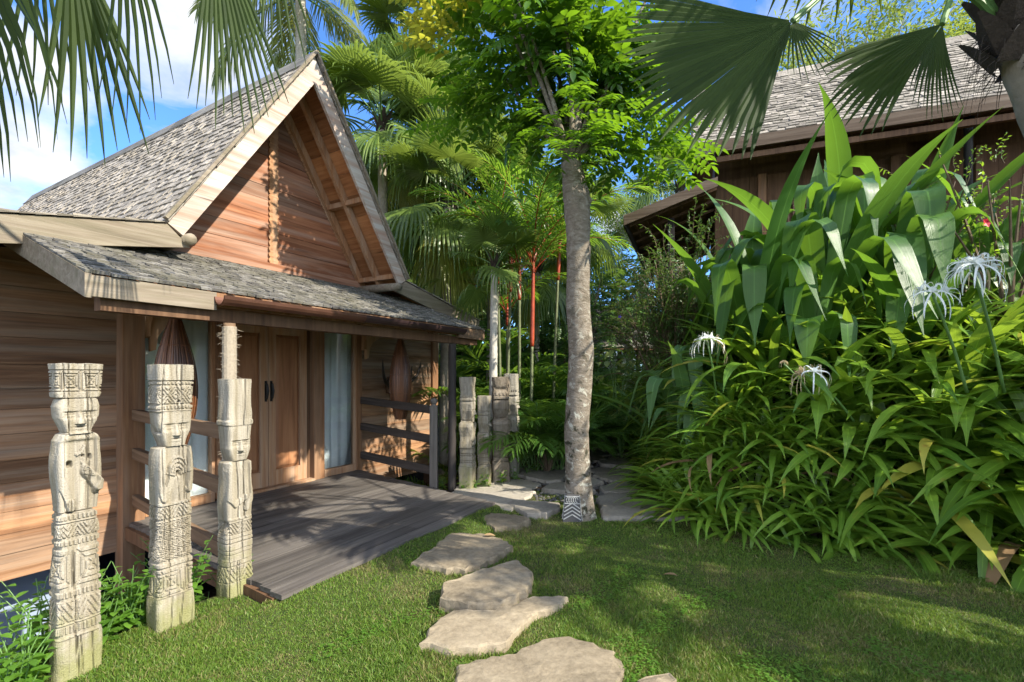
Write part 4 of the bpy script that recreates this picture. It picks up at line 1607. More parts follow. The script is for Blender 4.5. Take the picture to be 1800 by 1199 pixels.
# antlers on the wall behind the far trap
pa = 6.05 * U2 - 5.86 * N2
ant = empty('antler_mount', (pa[0], pa[1], 1.42), HROT)
tag(ant, 'dark branching antlers fixed to the board wall behind the far fish trap', 'antlers')
mb = MB()
mb.prism([(-.09, -.14), (.09, -.14), (.12, .05), (.07, .14), (-.07, .14), (-.12, .05)], -.03, .03, 1)
mb.build('plaque', M['hut_dark'], ant)
for sx in (-1, 1):
    mb = MB()
    B = lambda *p: [np.array((sx * q[0], q[1], q[2])) for q in p]
    mb.tube(B((.04, -.03, .0), (.15, -.09, -.02), (.29, -.16, .04), (.40, -.22, .16), (.45, -.25, .32), (.46, -.26, .42)), [.028, .03, .028, .024, .016, .004], 9)
    mb.tube(B((.27, -.15, .03), (.25, -.22, .14), (.24, -.24, .26), (.25, -.25, .36)), [.022, .02, .014, .003], 9)
    mb.tube(B((.10, -.07, -.02), (.10, -.15, .05), (.11, -.18, .15)), [.02, .016, .003], 9)
    mb.build('antler', M['antler'], ant, True)

# ------------------------------------------------------------------ stones
def slab(poly, zt, name, mat, label, cat, group, seed, drop=.09, dome=.012):
    """a natural flat stone with a broken edge from its plan outline"""
    rg = np.random.default_rng(seed)
    poly = np.asarray(poly, float)
    c = poly.mean(0)
    zc = float(height(c[0], c[1]))
    ring = []
    n = len(poly)
    per = []
    for i in range(n):
        a, b = poly[i], poly[(i + 1) % n]
        L = np.linalg.norm(b - a)
        k = max(int(L / .045), 1)
        nrm = np.array((b[1] - a[1], a[0] - b[0])) / (L + 1e-9)
        for j in range(k):
            off = rg.normal(0, .007) + .010 * math.sin(j * 1.3 + i) * (j > 0)
            ring.append(a + (b - a) * j / k + nrm * off)
    ring = np.array(ring)
    m = len(ring)
    lv = []
    for f, z in ((1.03, -drop), (1.015, .3 * zt), (1.0, zt * .82), (.97, zt)):
        lv.append(np.column_stack([(ring - c) * f, np.full(m, z) + rg.normal(0, .003, m)]))
    for f in (.85, .65, .42, .2):
        q = (ring - c) * f
        z = zt + dome * (1 - f) + .006 * np.sin(q[:, 0] * 9 + seed) * np.cos(q[:, 1] * 8)
        lv.append(np.column_stack([q, z]))
    V = np.concatenate(lv + [np.array([[0, 0, zt + dome]])])
    F = [(i * m + j, i * m + (j + 1) % m, (i + 1) * m + (j + 1) % m, (i + 1) * m + j) for i in range(len(lv) - 1) for j in range(m)]
    F += [((len(lv) - 1) * m + j, (len(lv) - 1) * m + (j + 1) % m, len(lv) * m) for j in range(m)]
    mb_ = MB()
    mb_.add(V, F)
    o = mb_.build(name, M[mat], None, False, (c[0], c[1], zc))
    tag(o, label, cat, group)
    return poly


STONES = []
sp = [
    ([(795, 1192), (803, 1168), (850, 1155), (905, 1145), (955, 1121), (1003, 1114), (1045, 1126), (1078, 1142), (1096, 1168), (1082, 1205), (1010, 1270), (860, 1265), (800, 1225)],
     .05, 'largest stepping stone, nearest the viewer, with a wide rounded outline'),
    ([(738, 1132), (770, 1088), (795, 1074), (870, 1073), (915, 1062), (938, 1049), (996, 1050), (988, 1064), (945, 1078), (918, 1100), (888, 1128), (840, 1137), (790, 1139)],
     .055, 'long boot shaped stepping stone, second from the viewer'),
    ([(772, 1052), (778, 1028), (828, 1012), (840, 1006), (876, 995), (908, 986), (936, 1008), (934, 1030), (925, 1044), (880, 1062), (822, 1064)],
     .085, 'thick stepping stone with a raised corner, third from the viewer'),
    ([(722, 987), (760, 962), (792, 936), (850, 938), (882, 946), (902, 958), (868, 980), (818, 1001), (765, 995)],
     .06, 'flat stepping stone beside the deck corner, fourth from the viewer'),
    ([(841, 907), (862, 904), (905, 907), (932, 913), (915, 924), (870, 931), (855, 922)], .04, 'small pale stepping stone alone on the grass ahead of the flagged path'),
    ([(887, 884), (900, 879), (945, 881), (982, 884), (984, 893), (960, 903), (925, 903), (905, 893)], .05, 'cracked grey flat stone where the lawn meets the flagged path'),
    ([(1122, 1200), (1135, 1193), (1150, 1189), (1180, 1186), (1190, 1196), (1175, 1208), (1140, 1210)], .05, 'pale fist sized rock in the grass beside the largest stepping stone'),
]
for i, (pp, zt, lab) in enumerate(sp):
    poly = np.array([gnd(a, b, zt)[:2] for a, b in pp])
    STONES.append(slab(poly, zt, 'stepping_stone' if i < 6 else 'rock', 'stone' if i not in (5,) else 'flag', lab, 'stepping stone' if i < 6 else 'rock', None, 30 + i))

# flagged path: cells of irregular flat stones
rg = np.random.default_rng(21)
sites = []
tries = 0
while len(sites) < 90 and tries < 6000:
    tries += 1
    x, y = rg.uniform(-.5, 4.3), rg.uniform(5.7, 14)
    if inside(PATH, np.array(x), np.array(y)) and bank_dist(np.array(x), np.array(y)) < -.02 and all((abs(x - a) / .56) ** 2 + (abs(y - b) / .46) ** 2 > 1 for a, b in sites):
        sites.append((x, y))


def clip_half(poly, p, nrm):
    out = []
    n = len(poly)
    for i in range(n):
        a, b = poly[i], poly[(i + 1) % n]
        da, db = (a - p) @ nrm, (b - p) @ nrm
        if da <= 0:
            out.append(a)
        if da * db < 0:
            out.append(a + (b - a) * da / (da - db))
    return out


fl_i = 0
skip_stones = [s for s in STONES[4:6]]
for i, (x, y) in enumerate(sites):
    c = np.array((x, y))
    poly = [c + np.array(q) * .8 for q in ((-1, -1), (1, -1), (1, 1), (-1, 1))]
    for j, o in enumerate(sites):
        if j != i:
            o = np.array(o)
            d = o - c
            if np.linalg.norm(d) < 2.2 and len(poly) > 2:
                poly = clip_half(poly, c + d * .5, d / np.linalg.norm(d))
    if len(poly) < 3:
        continue
    poly = np.array(poly)
    cc = poly.mean(0)
    d = poly - cc
    L = np.linalg.norm(d, axis=1)[:, None]
    poly = cc + d * np.maximum(L - rg.uniform(.045, .105), L * .5) / L
    pc = poly.mean(0)
    if math.hypot(pc[0] - .76, pc[1] - 5.44) < .45 or any(inside(s, np.array(pc[0]), np.array(pc[1])) for s in skip_stones):
        continue
    zt = rg.uniform(.03, .06)
    if bank_dist(poly[:, 0], poly[:, 1]).max() > .3:
        continue
    STONES.append(slab(poly, zt, 'flagstone', 'flag', 'grey brown flagstone laid among dark pebbles in the path past the tree', 'flagstone', 'flagstones paving the path past the tree', 100 + i))
# dark pebbles in the joints: nobody could count them
mb = MB()
ico = [(0, 0, 1), (.89, 0, .45), (.28, .85, .45), (-.72, .53, .45), (-.72, -.53, .45), (.28, -.85, .45), (.72, .53, -.45), (-.28, .85, -.45), (-.89, 0, -.45), (-.28, -.85, -.45), (.72, -.53, -.45), (0, 0, -1)]
icf = [(0, 1, 2), (0, 2, 3), (0, 3, 4), (0, 4, 5), (0, 5, 1), (1, 6, 2), (2, 7, 3), (3, 8, 4), (4, 9, 5), (5, 10, 1), (2, 6, 7), (3, 7, 8), (4, 8, 9), (5, 9, 10), (1, 10, 6), (6, 11, 7), (7, 11, 8), (8, 11, 9), (9, 11, 10), (10, 11, 6)]
T = (np.array(ico), icf, [0] * 20)
xs, ys = rg.uniform(-.5, 4, 9000), rg.uniform(5.7, 12.5, 9000)
ok = inside(PATH, xs, ys)
for s in STONES[4:]:
    ok &= ~inside(s, xs, ys)
ok &= np.hypot(xs - .76, ys - 5.44) > .25
ok[::1] &= True
xs, ys = xs[ok], ys[ok]
hz = height(xs, ys)
for x, y, z in zip(xs, ys, hz):
    r = rg.uniform(.014, .035)
    mb.place(T, rotz(rg.uniform(0, 6)) * (1, rg.uniform(.6, 1), .6), (x, y, z + r * .2), r)
tag(mb.build('pebbles', M['pebble']), kind='stuff', label='dark pebbles filling the joints of the flagged path')

# ------------------------------------------------------------------ lawn
rgg = np.random.default_rng(9)
NB = 1050000
d = 1.75 / np.sqrt(rgg.uniform((1.75 / 9.5) ** 2, 1, NB))      # nearer grass stands denser in the picture
d = np.where(rgg.uniform(size=NB) < .45, rgg.uniform(1.75, 7, NB), d)
lat = rgg.uniform(-1.12, 1.30, NB)
x, y = lat * d, d
keep = bank_dist(x, y) < .06 + .1 * np.sin(x * 7)
tq = x * N2[0] + y * N2[1]
sq = x * U2[0] + y * U2[1]
keep &= tq > -3.52
keep &= ~((tq < -2.98) & (sq > 2.02) & (sq < 4.9 + .0 * tq))
keep &= y < 6.3 + .3 * np.sin(x * 3)
for s in STONES:
    c = s.mean(0)
    keep &= ~inside(c + (s - c) * .955, x, y)
keep &= np.hypot(x - .76, y - 5.44) > .17
x, y, d = x[keep], y[keep], d[keep]
thin = .5 + .5 * np.sin(x * 3.1 + 1.3 * np.sin(y * 2.2)) * np.sin(y * 2.7 + 1.7 * np.sin(x * 1.9))
keep = rgg.uniform(size=len(x)) < .55 + .6 * thin
x, y, d = x[keep], y[keep], d[keep]
n = len(x)
z = height(x, y)
a = rgg.uniform(0, 2 * math.pi, n)
hgt = rgg.gamma(4.0, .0025, n) + .006
hgt *= .8 + .5 * np.sin(x * 2.1 + y) ** 2
near_stone = np.zeros(n, bool)
for s in STONES[:7]:
    c = s.mean(0)
    near_stone |= inside(c + (s - c) * 1.12, x, y)
hgt *= np.where(near_stone, 1.75, 1.0)
wd = rgg.uniform(.0009, .0018, n) * (1 + .12 * d)
ln = rgg.uniform(.1, 1.1, n) * hgt
b = rgg.uniform(0, 2 * math.pi, n)
ca, sa = np.cos(a) * wd, np.sin(a) * wd
lx, ly = np.cos(b) * ln, np.sin(b) * ln
V = np.empty((n, 6, 3), np.float32)
for i, (f, hf, lf) in enumerate(((1, 0, 0), (1, .6, .35), (.15, 1, 1))):
    V[:, 2 * i, 0], V[:, 2 * i, 1], V[:, 2 * i, 2] = x - ca * f + lx * lf, y - sa * f + ly * lf, z + hgt * hf - .004
    V[:, 2 * i + 1, 0], V[:, 2 * i + 1, 1], V[:, 2 * i + 1, 2] = x + ca * f + lx * lf, y + sa * f + ly * lf, z + hgt * hf - .004
idx = (np.arange(n)[:, None] * 6 + np.array([0, 1, 3, 2, 2, 3, 5, 4])[None]).astype(np.int32).ravel()
me = bpy.data.meshes.new('grass')
me.vertices.add(n * 6)
me.vertices.foreach_set('co', V.ravel())
me.loops.add(n * 8)
me.loops.foreach_set('vertex_index', idx)
me.polygons.add(n * 2)
me.polygons.foreach_set('loop_start', np.arange(n * 2, dtype=np.int32) * 4)
me.polygons.foreach_set('loop_total', np.full(n * 2, 4, np.int32))
me.materials.append(M['grass'])
me.update(calc_edges=True)
tag(link('lawn_grass', me), kind='stuff', label='short cropped lawn grass with dry patches')
# ------------------------------------------------------------------ leaf and plant builders
def arc(L, e0, e1, n, power=1.0, az=0.0, kink=None, base=(0, 0, 0), sway=0.0):
    """centre line, side and normal of a leaf that leaves its base at elevation e0 and ends at e1"""
    s = np.linspace(0, 1, n)
    if kink is None:
        e = R(e0) + (R(e1) - R(e0)) * s ** power
    else:
        e = R(e0) + (R(e1) - R(e0)) * sstep(kink - .10, kink + .10, s)
    a = az + sway * s ** 2
    T = np.stack([np.cos(e) * np.cos(a), np.cos(e) * np.sin(a), np.sin(e)], 1)
    P = np.zeros((n, 3))
    P[1:] = np.cumsum((T[1:] + T[:-1]) / 2 * (L / (n - 1)), axis=0)
    S = np.stack([-np.sin(a), np.cos(a), 0 * a], 1)
    return P + np.asarray(base, float), T, S, np.cross(T, S)


def strap(mb, r, az, L, wd, e0, e1, power=1.2, n=10, fold=.25, kink=None, base=(0, 0, 0), mat=0, prof=None):
    P, T, S, N = arc(L, e0, e1, n, power, az, kink, base, r.uniform(-.35, .35))
    s = np.linspace(0, 1, n)
    if prof is None:
        W = (.6 + .4 * sstep(0, .35, s)) * (1 - sstep(.62, 1.02, s) ** 1.5) + .004
    else:
        W = prof(s)
    tw = r.uniform(-.35, .35) * s
    S2 = S * np.cos(tw)[:, None] + N * np.sin(tw)[:, None]
    N2_ = np.cross(T, S2)
    fo = fold * (1 - .5 * s)
    V_up = N2_ * (W * wd / 2)[:, None] * fo[:, None]
    P = P + 0
    mb.strip(P, S2, W * wd / 2, N2_, 0, mat)
    # lift both edges so that the leaf is channelled
    V = mb.v[-1]
    V[0::3] += V_up
    V[2::3] += V_up
    mb.att[len(mb.v) - 1] = np.tile([-1.0, 0.0, 1.0], n)


def fan(mb, r, hub, a, c, Rr, span=300, nseg=44, split=.58, droop=.35, cup=.15, fold=.45, mat=0, trim=.12):
    """palmate leaf: pleated segments joined to split, free and drooping beyond"""
    a = np.asarray(a, float)
    a = a / np.linalg.norm(a)
    c = np.asarray(c, float)
    b = np.cross(c, a)
    b /= np.linalg.norm(b)
    c = np.cross(a, b)
    dphi = R(span) / nseg
    rq = np.array([.015, .28, split, split + (1 - split) * .35, split + (1 - split) * .72, 1.0])
    for i in range(nseg):
        ph = -R(span) / 2 + (i + .5) * dphi
        d = math.cos(ph) * a + math.sin(ph) * b
        sd = -math.sin(ph) * a + math.cos(ph) * b
        Ls = Rr * (1 - trim * (2 * ph / R(span)) ** 2) * r.uniform(.93, 1.04)
        dr = droop * r.uniform(.7, 1.35)
        fr = np.maximum(rq - split, 0) / (1 - split)
        P = np.asarray(hub, float) + d[None] * (rq * Ls)[:, None] + c[None] * (cup * Rr * rq ** 2)[:, None]
        P[:, 2] -= Ls * dr * (.30 * rq ** 2 + fr ** 1.6 * .55)
        P -= d[None] * (Ls * .25 * dr * fr ** 2)[:, None]
        w0 = split * Ls * math.tan(dphi / 2) * 1.14
        W = np.where(rq <= split, rq * Ls * math.tan(dphi / 2) * 1.14, w0 * (1 - fr) ** .85 + .0015)
        mb.strip(P, np.repeat(sd[None], 6, 0), W, np.repeat(c[None], 6, 0), -fold if i % 1 == 0 else fold, mat)


def pinnate(mb, r, L, e0, e1, npair, ll, lw, ang=55, vee=.25, droop=.5, power=1.3, start=.16, mat=0, rmat=1, rrad=.014, n=14, hang=0.0, base=(0, 0, 0), az=0):
    P, T, S, N = arc(L, e0, e1, n, power, az, None, base, r.uniform(-.25, .25))
    mb.tube(P, np.linspace(rrad, rrad * .2, n), 5, rmat, cap=False)
    s = np.linspace(0, 1, n)
    for k in range(npair):
        u = start + (1 - start) * (k + r.uniform(-.2, .2)) / npair
        u = min(max(u, 0), .995)
        p = np.array([np.interp(u, s, P[:, i]) for i in range(3)])
        t = np.array([np.interp(u, s, T[:, i]) for i in range(3)])
        sd = np.array([np.interp(u, s, S[:, i]) for i in range(3)])
        nn = np.array([np.interp(u, s, N[:, i]) for i in range(3)])
        v = (u - start) / (1 - start)
        le = ll * (math.sin(math.pi * min(.15 + .82 * v, 1)) ** .7 * .95 + .08)
        for sg in (-1, 1):
            al = R(ang * (1 - .45 * v) + r.uniform(-7, 7))
            d = t * math.cos(al) + sd * sg * math.sin(al) + nn * (vee + r.uniform(-.1, .1)) - np.array((0, 0, hang))
            d /= np.linalg.norm(d)
            q = np.linspace(0, 1, 5)
            l2 = le * r.uniform(.9, 1.08)
            Q = p + d[None] * (q * l2)[:, None]
            Q[:, 2] -= droop * l2 * r.uniform(.7, 1.3) * q ** 2
            sv = np.cross(d, nn)
            sv = sv / (np.linalg.norm(sv) + 1e-9)
            W = lw / 2 * np.array([.35, .95, 1.0, .7, .06])
            mb.strip(Q, np.repeat(sv[None], 5, 0), W, np.repeat(nn[None], 5, 0), .3, mat)


def ovate(mb, r, base, d, up, L, wd, mat=0, fold=.25, droop=.2, n=5):
    d = np.asarray(d, float)
    d = d / np.linalg.norm(d)
    q = np.linspace(0, 1, n)
    sd = np.cross(d, np.asarray(up, float))
    sd = sd / (np.linalg.norm(sd) + 1e-9)
    nn = np.cross(sd, d)
    P = np.asarray(base, float) + d[None] * (q * L)[:, None]
    P[:, 2] -= droop * L * q ** 2
    W = wd / 2 * np.interp(q, [0, .15, .45, .8, 1], [.05, .62, 1, .6, .03])
    mb.strip(P, np.repeat(sd[None], n, 0), W, np.repeat(nn[None], n, 0), fold, mat)


# ------------------------------------------------------------------ planted bank: spider lilies
def lily_mesh(seed, nl=34, L=(.65, 1.0), wd=(.055, .085)):
    r = np.random.default_rng(seed)
    mb_ = MB()
    for i in range(nl):
        age = i / nl
        az = i * 2.399 + r.uniform(-.3, .3)
        e0 = 84 - 52 * age + r.uniform(-8, 8)
        e1 = 22 - 74 * age ** .9 + r.uniform(-22, 18)
        mt = 0
        q = r.uniform()
        if age > .6 and q < .10:
            mt = 1
        elif age > .75 and q < .135:
            mt = 2
        strap(mb_, r, az, r.uniform(*L) * (.85 + .25 * age), r.uniform(*wd), e0, e1, r.uniform(1.1, 1.9), 11, .22,
              base=(.05 * math.cos(az), .05 * math.sin(az), .0), mat=mt)
    return mb_.mesh('spider_lily_leaves', [M['lily'], M['lily_yellow'], M['dead_leaf']], True)


lily_small = [lily_mesh(200 + k, 44, (.75, 1.15), (.044, .062)) for k in range(4)]
lily_big = [lily_mesh(220 + k, 38, (1.05, 1.6), (.082, .118)) for k in range(4)]
rb_ = np.random.default_rng(77)
pts = []
for _ in range(16000):
    x, y = rb_.uniform(1.9, 6.6), rb_.uniform(2.3, 9.8)
    dd = float(bank_dist(np.array(x), np.array(y)))
    if not (-.02 < dd < 1.5) or x / y > 1.22:
        continue
    small = x < 2.9 or (dd < .45 and x < 3.3)
    mind = (.24 if small else .33) * (.78 if dd < .6 else 1)
    if all((x - a) ** 2 + (y - b) ** 2 > mind ** 2 for a, b, *_ in pts):
        pts.append((x, y, dd, small))
for (x, y, dd, small) in pts:
    me = (lily_small if small else lily_big)[rb_.integers(4)]
    z = float(height(x, y))
    root = empty('spider_lily', (x, y, z - .03), rb_.uniform(0, 6.28))
    gx_ = float(bank_dist(np.array(x + .05), np.array(y)) - bank_dist(np.array(x - .05), np.array(y))) / .1
    gy_ = float(bank_dist(np.array(x), np.array(y + .05)) - bank_dist(np.array(x), np.array(y - .05))) / .1
    tilt = R(rb_.uniform(8, 26)) * (1.2 if dd < .5 else .7)
    root.rotation_euler = (Matrix.Rotation(tilt, 3, Vector((gy_, -gx_, 0)).normalized()) @ Matrix.Rotation(rb_.uniform(0, 6.28), 3, 'Z')).to_euler() if abs(gx_) + abs(gy_) > .1 else (0, 0, 0)
    sc = rb_.uniform(.85, 1.15) * (1.0 if dd > .3 else .9)
    root.scale = (sc, sc, sc * rb_.uniform(.9, 1.08))
    link('leaves', me, root)
    # lean out over the slope
    if small:
        tag(root, 'slender leaved spider lily clump low on the bank edge beside lawn and path', 'lily', 'slender spider lilies along the foot of the bank')
    else:
        tag(root, 'broad strap leaved spider lily clump massed on the planted bank', 'lily', 'broad spider lilies massed on the bank')


def spider_flower(pos, base, label, nfl, rad, wilted=0, seed=0):
    """a flower stalk with thin white drooping petals"""
    r = np.random.default_rng(seed)
    pos, base = np.asarray(pos, float), np.asarray(base, float)
    root = empty('spider_lily_flower', base)
    tag(root, label, 'flower')
    v = pos - base
    q = np.linspace(0, 1, 8)
    P = v[None] * q[:, None] + np.outer(np.sin(q * math.pi), (0.03, .02, .02))
    mb_ = MB()
    mb_.tube(P, np.linspace(.013, .009, 8), 7)
    mb_.build('stalk', M['stem_green'], root, True)
    for k in range(nfl):
        mb_ = MB()
        a0 = k * 2 * math.pi / nfl + r.uniform(-.3, .3)
        el = R(r.uniform(15, 60))
        d = np.array((math.cos(a0) * math.cos(el), math.sin(a0) * math.cos(el), math.sin(el)))
        c = v + d * rad * .42
        mb_.tube([v, v + d * rad * .2, c], [.004, .0035, .006], 5, 1)
        B = basis(d)
        for j in range(6):
            an = j * math.pi / 3 + r.uniform(-.2, .2)
            o = B[:, 1] * math.cos(an) + B[:, 2] * math.sin(an)
            qq = np.linspace(0, 1, 9)
            Q = c + o[None] * (np.sin(qq * 1.9) * rad * .62)[:, None] + d[None] * (np.sin(qq * 2.2) * rad * .22)[:, None]
            Q[:, 2] -= (qq ** 2) * rad * r.uniform(.45, .95)
            mb_.strip(Q, np.repeat(np.cross(o, d)[None], 9, 0), .0058 * np.interp(qq, [0, .2, .8, 1], [.8, 1, .8, .15]) * (rad / .16), np.repeat(d[None], 9, 0), .3, 0)
            f0 = c + o * rad * .16 + d * rad * .12
            mb_.tube([c, f0, f0 + (o + d) * rad * .14], [.0016, .0013, .001], 4, 0)
        cupP = [c, c + d * rad * .07, c + d * rad * .14]
        mb_.tube(cupP, [.006, .016, .026], 8, 0, cap=False)
        mb_.build('flower', [M['wilted'] if k < wilted else M['white_petal'], M['stem_green']], root)
    return root


def on_bank(px, py, d):
    p = at(px, py, d)
    return (p[0], p[1], float(height(p[0], p[1])))


spider_flower(at(1712, 480, 3.6), at(1765, 690, 3.95), 'largest white spider lily flower head with long drooping petals, high among broad leaves', 7, .22, 1, 1)
spider_flower(at(1640, 520, 3.8), at(1700, 690, 4.0), 'smaller white spider lily bloom just below the largest flower head', 3, .2, 0, 2)
spider_flower(at(1245, 608, 5.2), at(1262, 745, 5.5), 'white spider lily bloom on its own near the path end of the bank', 4, .22, 1, 3)
spider_flower(at(1425, 662, 4.35), at(1500, 740, 4.6), 'browning wilted spider lily flower head low in the middle of the bank', 4, .19, 3, 4)
spider_flower(at(1378, 640, 4.5), at(1440, 720, 4.75), 'small yellowed spent lily head next to the browning wilted one', 2, .05, 2, 5)


# ------------------------------------------------------------------ giant crinums
def gprof(s):
    return (.42 + .58 * sstep(0, .45, s)) * (1 - sstep(.6, 1.03, s) ** 1.3) + .004


def giant(base, rz, label, nl, L, wd, seed, mat='giant', extra=()):
    r = np.random.default_rng(seed)
    root = empty('giant_crinum', base, rz)
    tag(root, label, 'crinum')
    mb_ = MB()
    mb_.tube([(0, 0, -.25), (0, 0, .05), (0, 0, .45), (0, 0, .75)], [.12, .11, .09, .05], 10)
    mb_.build('stem', M['stem_green'], root, True)
    for i in range(nl):
        age = i / nl
        az = i * 2.399 + r.uniform(-.35, .35)
        mb_ = MB()
        ll = r.uniform(*L) * (1 - .18 * age)
        k = r.uniform(.46, .70)
        fold_over = r.uniform() < .82
        e0 = 87 - 36 * age + r.uniform(-5, 5)
        if fold_over:
            strap(mb_, r, az, ll, r.uniform(*wd), e0, -r.uniform(60, 88), n=22, fold=.28, kink=k, base=(.04 * math.cos(az), .04 * math.sin(az), .40 - .22 * age), prof=gprof)
        else:
            strap(mb_, r, az, ll, r.uniform(*wd), e0, e0 - r.uniform(20, 70), r.uniform(1.2, 2.2), n=16, fold=.34, base=(.04 * math.cos(az), .04 * math.sin(az), .40 - .22 * age), prof=gprof)
        mb_.build('leaf', M[mat], root, True)
    return root


def bankpt(x, y):
    return (x, y, float(height(x, y)))


GI = [
    (3.05, 6.0, 'giant crinum with broad folded leaves, leftmost of the tall row below the uphill eave', 22, (2.3, 3.0), (.20, .26)),
    (3.85, 5.95, 'giant crinum in the middle of the tall row, its leaves bent over sharply', 20, (2.3, 3.0), (.22, .29)),
    (4.6, 5.75, 'giant crinum reaching highest, upright pointed leaves in front of the eave', 18, (2.5, 3.2), (.23, .30)),
    (2.38, 6.4, 'grey green giant crinum arching over the path beside the white bloom', 20, (1.9, 2.5), (.16, .22)),
    (2.35, 5.95, 'smaller grey green crinum below the white bloom at the corner of the bank', 17, (1.1, 1.5), (.12, .17)),
    (2.5, 7.2, 'grey green giant crinum farther along the path with hanging leaf ends', 18, (1.9, 2.4), (.15, .2)),
    (3.35, 6.9, 'giant crinum standing behind the leftmost of the tall row under the vine', 19, (2.3, 3.0), (.19, .25)),
    (5.45, 5.5, 'giant crinum at the right end of the tall row below the rain pipe', 15, (1.6, 2.2), (.18, .25)),
    (3.7, 6.7, 'giant crinum at the back of the row, close under the post of the uphill wall', 20, (2.4, 3.2), (.2, .26)),
    (4.5, 6.5, 'giant crinum at the back of the row, in front of the dark uphill wall boards', 20, (2.4, 3.2), (.2, .27)),
    (5.3, 6.3, 'giant crinum at the back of the row, left of the rain pipe', 20, (2.3, 3.0), (.2, .26)),
    (3.4, 5.4, 'shorter giant crinum in front of the tall row, leaves hanging into the lilies', 16, (1.6, 2.1), (.19, .25)),
    (4.35, 5.25, 'shorter giant crinum near the largest white flower, leaves hanging into the lilies', 15, (1.4, 1.9), (.17, .23)),
]
for i, (x, y, lab, nl, L, wd) in enumerate(GI):
    giant(bankpt(x, y), 1.3 * i, lab, nl, L, wd, 300 + i, 'giant_grey' if i in (3, 4, 5) else 'giant')

# ------------------------------------------------------------------ the tree by the path
def compound(seed, nlf=5, L=.54, ll=.15, lw=.074):
    r = np.random.default_rng(seed)
    mb_ = MB()
    P, T, S, N = arc(L, 12, -22, 8, 1.2)
    mb_.tube(P, np.linspace(.004, .002, 8), 4, 1, cap=False)
    s = np.linspace(0, 1, 8)
    for k in range(nlf):
        u = .25 + .7 * k / (nlf - 1)
        p = np.array([np.interp(u, s, P[:, i]) for i in range(3)])
        for sg in (-1, 1):
            d = np.array((.42, sg * .9, r.uniform(-.15, .15)))
            ovate(mb_, r, p, d, (0, r.uniform(-.3, .3), 1), ll * r.uniform(.85, 1.1), lw * r.uniform(.9, 1.1), droop=r.uniform(.1, .45))
    ovate(mb_, r, P[-1], (1, 0, -.3), (0, 0, 1), ll, lw)
    return mb_.tmpl()


pt = gnd(1018, 908)
tree = empty('broadleaf_tree', (pt[0], pt[1], 0))
tag(tree, 'bright green broadleaf tree with pale lichen spotted trunk beside the flagged path', 'tree')
dT = pt[1]
trunk_px = [(1018, 935, 84), (1018, 912, 66), (1018, 890, 52), (1016, 830, 44), (1013, 760, 42), (1018, 690, 44), (1022, 620, 43), (1016, 540, 41), (1017, 460, 41), (1016, 395, 41), (1013, 345, 46), (1008, 312, 40), (1003, 285, 34)]
P = np.array([at(a, b, dT) for a, b, _ in trunk_px]) - pt
rad = np.array([c / 2 * dT / 840 for *_, c in trunk_px])
ss_ = np.linspace(0, 1, len(P))
s2 = np.linspace(0, 1, 70)
P2_ = np.stack([np.interp(s2, ss_, P[:, i]) for i in range(3)], 1)
r2 = np.interp(s2, ss_, rad)
rt = np.random.default_rng(4)
r2 = r2 * (1 + .02 * rt.standard_normal(70)) + .01 * np.exp(-((P2_[:, 2] - 3.35) / .12) ** 2)
mb = MB()
mb.tube(P2_, r2, 28, jit=.018, rng=rt)
# knot below the fork and the old stub
kc = at(1030, 352, dT) - pt
mb.tube([kc + (-.10, 0, -.02), kc, kc + (.045, -.02, .03)], [.10, .085, .05], 12)
mb.build('trunk', M['bark'], tree, True)
fork = at(1004, 290, dT) - pt
cc = at(985, 30, dT + .65) - pt           # heart of the crown
tips = []
mbb = MB()
for k in range(17):
    a = k * 2.399
    rr_ = rt.uniform(.5, 1.5)
    end = cc + np.array((math.cos(a) * rr_ * .98, math.sin(a) * rr_ * .62, rt.uniform(-1.0, 1.5)))
    mid = fork + (end - fork) * .45 + rt.normal(0, .12, 3) + (0, 0, .22)
    q = np.linspace(0, 1, 9)[:, None]
    C = (1 - q) ** 2 * fork + 2 * q * (1 - q) * mid + q ** 2 * end
    mbb.tube(C, np.linspace(.034 if k else .06, .007, 9), 7)
    tips += [C[i] for i in range(3, 9)]
mbb.build('limbs', M['bark'], tree, True)
tips = np.array(tips)
CT = [compound(500 + k, 5 + k % 2) for k in range(4)]
mb = MB()
cnt = 0
while cnt < 500:
    # leaves sprout along the limbs and in clumps round them; lower edge flat, upper crown open
    c = tips[rt.integers(len(tips))] + rt.normal(0, .26, 3)
    off = c - cc
    if (off[0] / 1.5) ** 2 + (off[1] / 1.0) ** 2 + (off[2] / (1.35 if off[2] < 0 else 2.0)) ** 2 > 1.0:
        continue
    dv = off * (1, 1, .35) + rt.normal(0, .5, 3)
    dv[2] += .1
    mb.place(CT[rt.integers(4)], basis(dv, (rt.normal(0, .35), rt.normal(0, .35), 1)), c, rt.uniform(.72, 1.15))
    cnt += 1
# hanging fringe under the crown on the right
for k in range(115):
    c = at(rt.uniform(985, 1200), rt.uniform(120, 300), dT + rt.uniform(-.2, 1.0)) - pt
    mb.place(CT[rt.integers(4)], basis((rt.normal(.5, .6), rt.normal(-.2, .6), -.25), (0, 0, 1)), c, rt.uniform(.6, .95))
for k in range(60):
    c = at(rt.uniform(790, 980), rt.uniform(60, 260), dT + rt.uniform(.3, 1.2)) - pt
    mb.place(CT[rt.integers(4)], basis((rt.normal(-.6, .5), rt.normal(-.2, .6), -.15), (0, 0, 1)), c, rt.uniform(.7, 1.0))
for k in range(60):
    c = at(rt.uniform(925, 1090), rt.uniform(170, 285), dT + rt.uniform(-.55, .3)) - pt
    mb.place(CT[rt.integers(4)], basis((rt.normal(0, .7), rt.normal(-.5, .5), -.1), (0, 0, 1)), c, rt.uniform(.55, .9))
mb.build('crown', [M['tree_leaf'], M['stem_green']], tree, True)
mb = MB()
